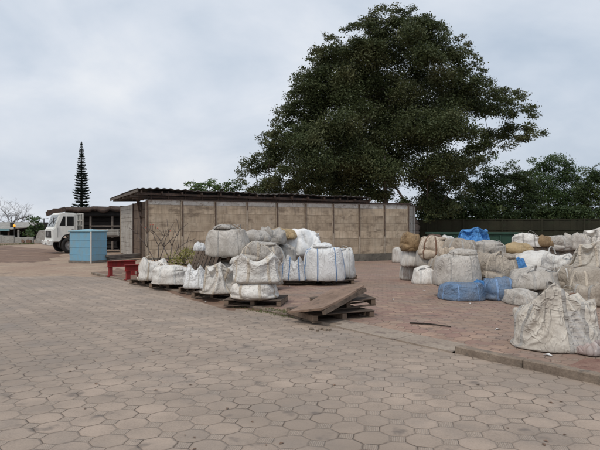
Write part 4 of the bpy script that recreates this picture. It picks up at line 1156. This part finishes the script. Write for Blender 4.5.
def bumps(n, h, lo=.15, hi=.85): return [(rr_.uniform(lo, hi), rr_.uniform(lo, hi), rr_.uniform(-.1, .1), rr_.uniform(-.1, .1), h*rr_.uniform(.8, 1.05)) for _ in range(n)]
make_proto('full', w=1, d=1, h=.92, fill=.92, seed=1, c=.037, pucker=.022, seamk=.87, box=.06, beltk=.975, peaks=bumps(4, .98), sw=1)
make_proto('full2', w=1, d=1, h=.9, fill=.84, seed=21, c=.037, pucker=.03, seamk=.89, beltk=.97, peaks=bumps(5, .95))
make_proto('pillow', w=1, d=.9, h=.52, fill=.93, seed=2, c=.037, pucker=.03, seamk=.9, beltk=.96, box=.16)
make_proto('pillow2', w=1, d=.9, h=.58, fill=.80, seed=22, c=.037, pucker=.035, seamk=.9, beltk=.95, peaks=bumps(3, .6), box=.12)
make_proto('peak4', w=1, d=1, h=.82, fill=.80, seed=8, c=.037, peaks=P4(.95, .12), beltk=.94, hold=True)
make_proto('peak2', w=1, d=1, h=.85, fill=.72, seed=3, c=.037, peaks=[(.1, 0, .12, .15, 1.0), (.9, 0, -.12, .1, .92)], hold=True)
make_proto('slump', w=1, d=1, h=.95, fill=.66, seed=4, c=.037, noise=.05, pucker=.04, peaks=bumps(5, .95, .1, .9))
make_proto('slump2', w=1.1, d=1, h=.85, fill=.62, seed=5, c=.037, noise=.05, pucker=.04, peaks=bumps(6, .85, .05, .95))
make_proto('round', w=1, d=1, h=1.05, fill=.88, seed=7, c=.037, pucker=.025, peaks=bumps(4, 1.1))
make_proto('crumple', w=1.1, d=1, h=.5, fill=.58, seed=9, c=.04, noise=.06, pucker=.05, stiff=.04, peaks=bumps(9, .6, .05, .95), belts=())
make_proto('crumple2', w=1.3, d=1, h=.6, fill=.52, seed=19, c=.037, noise=.06, pucker=.06, stiff=.04, peaks=bumps(8, .75, .05, .95), belts=())
make_proto('open', w=1, d=1, h=1.0, fill=.6, seed=15, c=.042, peaks=[(0, .3, .1, .1, .82), (.45, 0, .05, .12, .98), (1, .2, -.1, 0, .88), (.6, .9, 0, -.1, .8)], pucker=.04, hold=True)
make_proto('front', w=1.04, d=.92, h=1.0, fill=.60, seed=6, c=.033, steps=120, peaks=[(.30, .1, .05, .05, .98), (0, .05, .04, .1, .66), (.62, 0, .0, .10, .70), (1, .2, -.03, 0, .70), (.8, .45, 0, 0, .78), (.45, .5, 0, 0, .62)], belts=(.40, .74), pucker=.03, noise=.05, crumple=.012, hold=True)
make_proto('sheet', w=1.3, d=.9, h=.14, fill=.45, seed=16, c=.037, peaks=bumps(6, .15), pucker=.08, noise=.03, belts=(), stiff=.04)

def ribbon(mb, pts, w, side, th=.004):
    side = Vector(side).normalized(); rows = []
    for i, p in enumerate(pts):
        d = (pts[min(i+1, len(pts)-1)]-pts[max(i-1, 0)]).normalized(); n = d.cross(side).normalized()
        rows.append([mb.bm.verts.new(p+side*w/2+n*th), mb.bm.verts.new(p-side*w/2+n*th), mb.bm.verts.new(p-side*w/2-n*th), mb.bm.verts.new(p+side*w/2-n*th)])
    for a, b in zip(rows, rows[1:]):
        for k in range(4): mb.bm.faces.new((a[k], a[(k+1) % 4], b[(k+1) % 4], b[k]))
    mb.bm.faces.new(rows[0]); mb.bm.faces.new(rows[-1][::-1])
PLACED = []
def bag(proto, u, vt, vb, wpx, mat, label, Y=None, rz=0.0, strap='white', loops=0, dd=None, name='bulk_bag', cat='bulk bag', group=None, mirror=False, zoff=0.0, front=True, straps=True, lift_=0.0):
    p = PROTO[proto]
    if Y is None:
        g = at(u, vb, lift_); Yf = g.y; base = None
    else: Yf = Y; base = EYE-(vb-HOR)/F*Y
    w = wpx*Yf/F; D = dd or w*p['dims'][1]/p['dims'][0]
    Yc = Yf+D*.42; X = (u-300)/F*(Yf+D*.25)
    if base is None: base = floor_z(X, Yc)+lift_
    h = (EYE-(vt-HOR)/F*(Yf+D*.35))-base; w *= 1.03
    ca, sa = math.cos(rz), math.sin(rz); Xp = p['X']
    ex_ = np.percentile(Xp[:, 0]*ca-Xp[:, 1]*sa, (1.2, 98.8)); ey_ = np.percentile(Xp[:, 0]*sa+Xp[:, 1]*ca, (1.2, 98.8))
    sc_ = w/(ex_[1]-ex_[0]); kd = D/(sc_*(ey_[1]-ey_[0]))
    sx_ = sc_*(-1 if mirror else 1); sy_ = sc_*kd; sz_ = h/p['dims'][2]
    root = empty(name, (X, Yc, base+zoff), rz, label, cat, group)
    o = link_mesh('sack', p['me'] if True else None, None, root)
    if not p['me'].materials: p['me'].materials.append(None)
    o.material_slots[0].link = 'OBJECT'; o.material_slots[0].material = FM[mat]
    o.scale = (sx_, sy_, sz_); m = o.modifiers.new('smooth', 'SUBSURF'); m.levels = 1; m.render_levels = 1
    if straps:
        for sm_ in p['straps']:
            s = link_mesh('strap', sm_, None, root)
            if not sm_.materials: sm_.materials.append(None)
            s.material_slots[0].link = 'OBJECT'; s.material_slots[0].material = SM[strap]
            s.scale = o.scale; mm = s.modifiers.new('smooth', 'SUBSURF'); mm.levels = 1; mm.render_levels = 1
    r_ = random.Random(hash(label) % 1000 if False else len(label)*7+int(u)*3+int(vt))
    if proto in ('full', 'full2', 'pillow2', 'round') and loops >= 0 and r_.random() < .8 and cat == 'bulk bag':      # gathered loose mouth of the bag
        q = PROTO['crumple']; cl = link_mesh('mouth', q['me'], None, root)
        if not q['me'].materials: q['me'].materials.append(None)
        cl.material_slots[0].link = 'OBJECT'; cl.material_slots[0].material = FM[mat]
        ww = p['dims'][0]*sc_*r_.uniform(.42, .62)/q['dims'][0]; cl.scale = (ww, ww*r_.uniform(.8, 1.1), r_.uniform(.14, .24)*max(.6, h)/q['dims'][2])
        ht = np.median(Xp[(np.abs(Xp[:, 0]) < .25) & (np.abs(Xp[:, 1]) < .25) & (Xp[:, 2] > p['top']*.45), 2])*sz_
        cl.location = (r_.uniform(-.12, .12)*w, r_.uniform(-.2, .05)*D, ht-.035); cl.rotation_euler[2] = r_.uniform(0, 6.28)
        cl.modifiers.new('smooth', 'SUBSURF').render_levels = 1
    if loops == 0 and proto in ('full', 'full2', 'pillow', 'pillow2', 'slump', 'slump2') and cat == 'bulk bag' and straps and r_.random() < .65: loops = 2
    for k in range(loops):
        c = p['corners'][k % 4]; a = Vector((c[0]*sx_*.92, c[1]*sy_*.92, c[2]*sz_-.02))
        dirv = Vector((-math.copysign(1, c[0]*sx_), -math.copysign(.3, c[1]), 0)).normalized(); b = a+dirv*r_.uniform(.16, .3)
        b.z = a.z+r_.uniform(-.03, .03); hh = r_.uniform(.10, .2); leanv = Vector((r_.uniform(-.12, .12), r_.uniform(-.12, .02), 0))
        pts = [a.lerp(b, t)+Vector((0, 0, hh*math.sin(math.pi*t)**.7 if t not in (0, 1) else 0))+leanv*math.sin(math.pi*t) for t in np.linspace(0, 1, 11)]
        mb = MB(); ribbon(mb, pts, .055, dirv.cross(Vector((0, 0, 1)))); lp_ = mb.build('lifting_loop', SM[strap], root, True)
    return root

# ---------------- left group: pallets first, then the bags on them
def pal(u, v, rz, lab, sc=1.0, dz=0.0, back=.43, Y=None, z=None, tilt=(0, 0)):
    if Y is None: g = at(u, v); Y = g.y
    yc = Y+back; X = (u-300)/F*(Y+back*.4); zz = floor_z(X, yc)+dz if z is None else z
    return pallet((X, yc, zz), rz, lab, tilt, sc)
pal(256, 306.2, math.radians(-7), 'weathered pallet under the two-high bags nearest the camera in the left group', .97)
pal(217, 299.6, math.radians(-14), 'pallet under the torn open white bag, second from the left group\'s front', .82)
pal(197, 293.6, math.radians(-12), 'pallet under the upright white bag with pointed corners', .66)
pal(172, 288.6, math.radians(-10), 'pallet with pale end blocks under the wide slumped white bag', .86)
pal(148, 284.8, math.radians(-16), 'leftmost pallet, under the large slumped bag beside the red trestles', .74)
pal(303, 284.2, math.radians(2), 'dark pallet under the clean white bags, its left half showing', 1.02)
pal(333, 283.8, math.radians(1), 'dark pallet under the right half of the clean white bags', 1.0)
pal(345, 279.2, math.radians(4), 'dark pallet poking out right of the clean white bags', .62, back=.3)
pz = .135
bag('slump', 152, 257.0, 282.0, 30, 'offwhite', 'large slumped dusty white bag at the far left, next to the red trestles', rz=.3, lift_=pz, strap='cream')
bag('slump2', 171, 264.5, 284.5, 38, 'offwhite', 'wide sagging white bag on the second pallet from the left', rz=-.1, lift_=pz, strap='white')
bag('peak2', 196.5, 262.5, 290.0, 27, 'white', 'narrow white bag with pointed top corners between the slumped and torn bags', rz=-.15, lift_=pz, strap='white')
bag('open', 219, 260.5, 296.0, 38, 'offwhite', 'torn open cream white bag with ragged peaks, stained brown on its side', rz=.2, lift_=pz, strap='cream')
bag('full2', 254, 280.5, 301.5, 47, 'offwhite', 'flattened white bag at the bottom nearest the camera in the left group', rz=-.12, lift_=pz, loops=-1, strap='cream', dd=1.05)
bag('peak4', 256.5, 252.0, 284.0, 49, 'offwhite', 'cream white bag with four gathered corner peaks on the flattened nearest bag', Y=11.55, rz=.08, strap='cream', loops=2)
Yb = 14.9
bag('pillow2', 221, 259.5, 288.0, 44, 'offwhite', 'squashed white bag under the raised pallet, behind the torn bag', Y=Yb, rz=.1)
pal(228, 0, .05, 'raised pallet between the squashed white bag and the big grey bag on it', .86, Y=14.9, z=.77)
bag('full', 226.5, 227.0, 257.2, 45, 'grey', 'big round grey bag set on the raised pallet, highest at the left', Y=14.8, rz=.12, loops=3, strap='grey')
bag('pillow2', 262, 262.0, 286.0, 40, 'grey', 'grey lower bag hidden behind the peaked cream bag', Y=14.6, rz=-.1, strap='grey')
bag('round', 262, 240.5, 264.0, 40, 'grey', 'round grey bag with pale straps just behind the peaked cream bag', Y=14.5, rz=.2, strap='cream')
bag('full2', 256, 250.0, 279.0, 40, 'grey', 'grey bag low in the second row behind the round strapped bag', Y=16.3)
bag('crumple', 255.5, 229.0, 242.5, 28, 'grey', 'small grey crumpled bag top right of the highest grey bag', Y=16.4, rz=.3)
bag('full2', 291, 252.0, 277.0, 42, 'offwhite', 'off-white bag low in the third row behind the dark sheet', Y=19.4)
bag('slump', 272, 226.0, 244.5, 26, 'grey', 'grey wrinkled bag beside the ochre topped one', Y=17.6, rz=.4, strap='grey')
bag('full2', 268, 243.0, 278.0, 36, 'offwhite', 'tall dusty bag buried in the middle of the left heap', Y=17.6)
bag('crumple', 282, 227.0, 239.5, 28, 'ochre', 'ochre yellow crumpled bag on top of the left heap', Y=18.4, rz=.1, straps=False)
bag('crumple2', 297, 228, 257.0, 48, 'white', 'bright white sheet-like bag slumped over the top of the left heap', Y=18.7, rz=-.25, dd=1.1)
bag('slump2', 306, 229.0, 252.0, 30, 'white', 'white crumpled bag at the back right corner of the heap top', Y=20.3, rz=.5)
bag('peak2', 293.5, 253.5, 281.0, 26, 'white', 'narrow white bag with a bright blue strap left of the biggest clean bag', rz=.05, lift_=pz, strap='blue')
bag('full', 324, 245.0, 281.0, 42, 'white', 'biggest clean white bag, square and full with blue straps', rz=.10, lift_=pz, strap='blue', dd=1.15)
bag('full2', 346, 247.5, 278.5, 19, 'white', 'slim white bag at the right end of the left group', rz=-.1, lift_=pz, strap='white', dd=.95)
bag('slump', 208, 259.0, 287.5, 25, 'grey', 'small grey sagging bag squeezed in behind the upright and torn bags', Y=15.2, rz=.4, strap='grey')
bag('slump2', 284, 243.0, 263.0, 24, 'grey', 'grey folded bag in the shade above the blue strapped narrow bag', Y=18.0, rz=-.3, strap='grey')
bag('crumple', 240, 255.5, 264.5, 20, 'offwhite', 'pale loose cloth bunched below the highest grey bag\'s right side', Y=14.4, rz=.2)
# dark pallet leaning on the heap
g = pix(201, 0, 14.3)
pallet((g.x, 14.9, .52), .9, 'dark slatted pallet leaning upright left of the highest grey bag', (math.radians(6), math.radians(-64)), .8)
bag('crumple', 199, 241.5, 251.0, 11, 'white', 'small crumpled white rag caught on the leaning pallet', Y=14.3, name='rag', cat='rag')

# ---------------- the loose pallets and plywood sheet by the kerb
b = at(336, 321.0)
pallet((b.x-.08, b.y+.52, floor_z(b.x, b.y+.5)), math.radians(27), 'broken bottom pallet of the loose pile by the kerb', (0, 0), 1.02, 'loose pallets by the kerb')
pallet((b.x+.16, b.y+.80, floor_z(b.x, b.y+.5)+.165), math.radians(12), 'tilted middle pallet of the loose pile by the kerb, under the plywood', (math.radians(1.5), math.radians(-4.5)), .84, 'loose pallets by the kerb')
A, Dc, Cc = pix(287.5, 311.5, 9.85), pix(322, 308.0, 9.35), pix(364, 285.0, 10.35); Bc = A+Cc-Dc
mb = MB(); n = (Dc-A).cross(Bc-A).normalized(); n = n if n.z > 0 else -n
NS = 10; gridT = []
for i in range(NS+1):
    row = []
    for j in range(NS+1):
        q = A.lerp(Dc, i/NS)+(Bc-A)*(j/NS); q = q+n*(-.02*math.sin(j/NS*math.pi)+.004*fbm((q.x*5, q.y*5, 1))); row.append(mb.bm.verts.new(q))
    gridT.append(row)
for i in range(NS):
    for j in range(NS): mb.bm.faces.new((gridT[i][j], gridT[i+1][j], gridT[i+1][j+1], gridT[i][j+1]))
o = mb.build('plywood_sheet', M['ply']); md = o.modifiers.new('t', 'SOLIDIFY'); md.thickness = .035; md.offset = -1
tag(o, 'brown plywood sheet sloping over the loose pallets by the kerb', 'plywood')
mb = MB(); mb.bar(Dc-n*.085+Vector((.0, .01, 0)), Cc-n*.085+Vector((0, .01, 0)), .05, .07, tuple(n)); tag(mb.build('timber_batten', M['wood']), 'dark timber batten under the front edge of the plywood sheet', 'batten')
a, b = at(410, 323.6), at(451, 327.4)
mb = MB(); mb.tube([a+Vector((0, 0, .012)), a.lerp(b, .5)+Vector((0, .02, .02)), b+Vector((0, 0, .012))], [.014, .012, .008], 6); tag(mb.build('stick', M['bark']), 'thin dark stick lying alone on the red paving', 'stick')
c = at(318, 330.5); mb = MB()
for q in range(9):
    r = bmesh.ops.create_icosphere(mb.bm, subdivisions=1, radius=random.uniform(.02, .05)); s = (random.uniform(-.16, .16), random.uniform(-.08, .08))
    bmesh.ops.translate(mb.bm, vec=(c.x+s[0]*1.2, c.y+s[1], floor_z(c.x, c.y)+.012), verts=r['verts'])
    for v in r['verts']: v.co += Vector([random.uniform(-.012, .012) for _ in range(3)])
tag(mb.build('rubble', M['kerb']), 'crumbled pale concrete bits at the end of the kerb near the pallets', 'rubble')

# ---------------- right group
bag('full', 398, 247.0, 262.5, 11, 'offwhite', 'lone slim white bag standing at the foot of the shed wall', rz=.1, dd=.75)
bag('full2', 410.5, 262.0, 280.5, 18.5, 'grey', 'lowest bag of the leftmost stack on the right side', rz=.1, dd=.8, strap='white')
bag('pillow2', 411.5, 248.0, 266.5, 19.5, 'offwhite', 'sagging white bag directly under the tan ball-shaped bag', Y=18.1, rz=-.1, dd=.8)
bag('round', 411.5, 231.5, 251.5, 21, 'tan', 'tan ball-shaped bag on top of the leftmost right-hand stack', Y=18.0, strap='brown', dd=.8, straps=False)
bag('pillow', 425.5, 265.5, 284.2, 24.5, 'offwhite', 'low white bag on the ground between the tan-topped stack and the big grey bag', rz=-.1, dd=.75)
bag('pillow2', 431, 249.5, 284.0, 30, 'grey', 'grey bag hidden low behind the low white bag', Y=18.0, dd=.9, strap='grey')
bag('pillow2', 430.5, 248.5, 267.5, 27, 'grey', 'dark grey squashed bag below the big cream bag', Y=17.4, rz=.1, dd=.9, strap='grey')
bag('round', 435.5, 235.0, 259.5, 31, 'cream', 'big cream bag crossed by dark brown straps beside the tan ball-shaped bag', Y=17.2, rz=.25, strap='brown')
bag('crumple', 435, 233.5, 241.5, 18, 'brown', 'crumpled dark brown sacking on top of the big cream bag', Y=17.4, name='sacking', cat='sacking')
bag('full', 463.5, 281.0, 301.0, 46, 'blue', 'dusty blue bag on the ground under the big grey bag', loops=-1, rz=.05, strap='blue', dd=1.0)
bag('full', 459, 253.0, 287.0, 47, 'grey', 'big square grey bag sitting on the left-hand dusty blue bag', Y=12.9, rz=-.08, strap='grey', loops=1)
bag('slump', 449, 246.0, 260.0, 22, 'cream', 'small cream cloth flap twisted up on the big square grey bag\'s left corner', Y=13.5, rz=.4, straps=False, dd=.4)
bag('full2', 501.5, 276.5, 301.0, 34, 'blue', 'dusty blue bag on the ground under the strapped brown bag', loops=-1, rz=-.05, strap='blue', dd=.9)
bag('round', 500.5, 252.0, 284.5, 37, 'greybrown', 'strapped grey-brown bag bulging on the right-hand dusty blue bag', Y=13.1, rz=.2, strap='cream', loops=1)
bag('crumple2', 519, 257.0, 283.0, 14, 'brightblue', 'bright blue tarpaulin flap wedged right of the strapped grey-brown bag', Y=13.3, rz=1.2, name='tarpaulin', cat='tarpaulin', dd=.7)
bag('crumple', 479, 279.5, 286.5, 13, 'brightblue', 'small bright blue rag hanging between the two dusty blue bags', Y=12.8, name='rag', cat='rag', dd=.25)
# second and third rows
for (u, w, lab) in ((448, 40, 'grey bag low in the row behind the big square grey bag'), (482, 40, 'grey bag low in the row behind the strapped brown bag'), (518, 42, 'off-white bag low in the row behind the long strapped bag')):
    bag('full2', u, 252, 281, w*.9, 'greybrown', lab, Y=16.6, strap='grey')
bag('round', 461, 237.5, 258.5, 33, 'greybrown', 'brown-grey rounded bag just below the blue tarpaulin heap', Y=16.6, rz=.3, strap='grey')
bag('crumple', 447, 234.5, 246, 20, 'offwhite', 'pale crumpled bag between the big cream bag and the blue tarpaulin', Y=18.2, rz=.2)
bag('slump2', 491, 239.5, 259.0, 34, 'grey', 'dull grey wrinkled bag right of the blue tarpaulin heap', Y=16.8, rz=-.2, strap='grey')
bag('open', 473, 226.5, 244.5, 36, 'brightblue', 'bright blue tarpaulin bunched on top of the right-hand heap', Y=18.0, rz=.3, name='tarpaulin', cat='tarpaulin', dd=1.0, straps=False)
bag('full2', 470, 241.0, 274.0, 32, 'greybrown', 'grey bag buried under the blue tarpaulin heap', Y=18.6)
bag('crumple', 519, 241.5, 254.0, 32, 'ochre', 'ochre yellow crumpled bag in the middle of the right-hand heap', Y=16.9, rz=-.1)
bag('pillow', 524, 288.5, 306.5, 26, 'grey', 'grey bag on the ground, half hidden by the big torn front bag', rz=.1, dd=1.0, strap='grey')
bag('pillow2', 560, 288.0, 303.0, 44, 'greybrown', 'dark bag low behind the big torn front bag', rz=-.1, dd=1.0, strap='grey')
bag('pillow', 537, 267.0, 290.0, 46, 'grey', 'long grey strapped bag right of the blue bags, above the half hidden one', Y=12.1, rz=.05, strap='grey', dd=1.05)
bag('round', 567, 266.5, 291.0, 26, 'greybrown', 'dark strapped bag end between the long grey bag and right edge stack', Y=12.4, rz=.1, strap='white')
bag('crumple2', 537, 250.0, 270.5, 52, 'offwhite', 'off-white sheet-like bag draped over the row above the long grey bag', Y=14.3, rz=.1, dd=1.2)
bag('full2', 538, 266.0, 293.0, 42, 'greybrown', 'brown-grey bag low beneath the draped off-white bag', Y=14.8)
bag('slump', 560, 252.0, 271.0, 32, 'offwhite', 'wrinkled off-white bag left of the torn cream one at the edge', Y=13.7, rz=-.3)
bag('full2', 568, 266.0, 293.0, 40, 'greybrown', 'brown bag low beneath the wrinkled off-white bag', Y=14.2)
bag('pillow', 592, 266.0, 291.5, 42, 'greybrown', 'wide brown strapped bag cut by the right edge, above crumpled cloth', Y=11.9, rz=-.1, strap='cream')
bag('slump', 597, 282.0, 307.0, 42, 'greybrown', 'brown crumpled cloth bag at the right edge above the torn front bag', rz=.5, strap='grey')
bag('pillow', 590, 289.0, 303.8, 38, 'grey', 'low grey bag supporting the wide brown strapped bag at the right edge', rz=.1, strap='grey', dd=1.0)
bag('open', 592, 240.0, 268.0, 42, 'creamdirty', 'torn open cream bag with upright ragged edges at the right edge', Y=12.6, rz=.3, strap='cream')
# back row
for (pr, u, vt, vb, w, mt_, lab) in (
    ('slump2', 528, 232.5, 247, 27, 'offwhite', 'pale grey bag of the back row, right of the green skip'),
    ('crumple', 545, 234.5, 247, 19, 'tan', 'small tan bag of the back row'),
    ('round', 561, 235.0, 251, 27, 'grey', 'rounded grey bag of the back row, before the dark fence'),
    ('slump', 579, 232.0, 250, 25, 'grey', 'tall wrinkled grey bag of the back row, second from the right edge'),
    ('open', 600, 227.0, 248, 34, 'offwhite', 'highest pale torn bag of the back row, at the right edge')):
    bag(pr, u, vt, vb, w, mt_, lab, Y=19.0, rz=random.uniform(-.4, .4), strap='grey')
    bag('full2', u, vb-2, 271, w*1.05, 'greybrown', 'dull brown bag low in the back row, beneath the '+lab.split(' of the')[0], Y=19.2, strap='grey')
# foreground
bag('front', 561, 280.0, 352.5, 83, 'front', 'big torn dirty cream bag nearest the camera, with one tall pointed flap', rz=.08, strap='grey', dd=1.0)
g = at(545, 352); mb = MB(); pts = []
q0 = pix(565, 300, 7.62); q1 = pix(583, 306, 7.62)
for t_ in np.linspace(0, 1, 13): pts.append(q0.lerp(q1, t_)+Vector((0, -.03*math.sin(math.pi*t_), .13*math.sin(math.pi*t_)**.7 if 0 < t_ < 1 else 0)))
fr = bpy.context.scene.objects
fb = [o for o in COL.objects if o.get('label', '').startswith('big torn dirty cream')][0]
ribbon(mb, [p_-fb.location for p_ in pts], .045, (0, 1, 0)); ol = mb.build('lifting_loop', SM['brown'], fb, True); ol.rotation_euler[2] = -fb.rotation_euler[2]
bag('sheet', 595, 337.0, 356.5, 54, 'redwhite', 'flattened pinkish white empty bag lying right of the torn front bag', rz=.35, name='empty_bag', cat='empty bag', dd=.75)
mb = MB()
for (u, v) in ((326, 285.2), (331, 284.6), (289, 286.5), (393, 300), (424, 291), (470, 304), (206, 302.5), (182, 292.5), (548, 356), (512, 316), (498, 330)):
    p = at(u, v); s = rl_.uniform(.03, .08) if 0 else .03+.05*((u*7) % 10)/10; a = u*1.3
    d = Vector((math.cos(a), math.sin(a), 0))*s; e = Vector((-math.sin(a), math.cos(a), 0))*s*.6
    mb.quad(p-d+Vector((0, 0, .005)), p-e+Vector((0, 0, .03)), p+d+Vector((0, 0, .008)), p+e+Vector((0, 0, .022)))
tag(mb.build('litter_scraps', FM['white']), kind='stuff')
# litter: dry leaves on the paving
mb = MB(); rl = random.Random(4)
for k in range(38):
    u, v = rl.uniform(60, 600), rl.uniform(340, 450); p = at(u, v); a = rl.uniform(0, 6.28); s = rl.uniform(.012, .032); z = p.z+.004
    d = Vector((math.cos(a), math.sin(a), 0))*s; e = Vector((-math.sin(a), math.cos(a), 0))*s*.45; p.z = z
    mb.quad(p-d, p-e+Vector((0, 0, .008)), p+d, p+e+Vector((0, 0, .006)))
o = mb.build('dry_leaves', M['mud']); tag(o, kind='stuff')
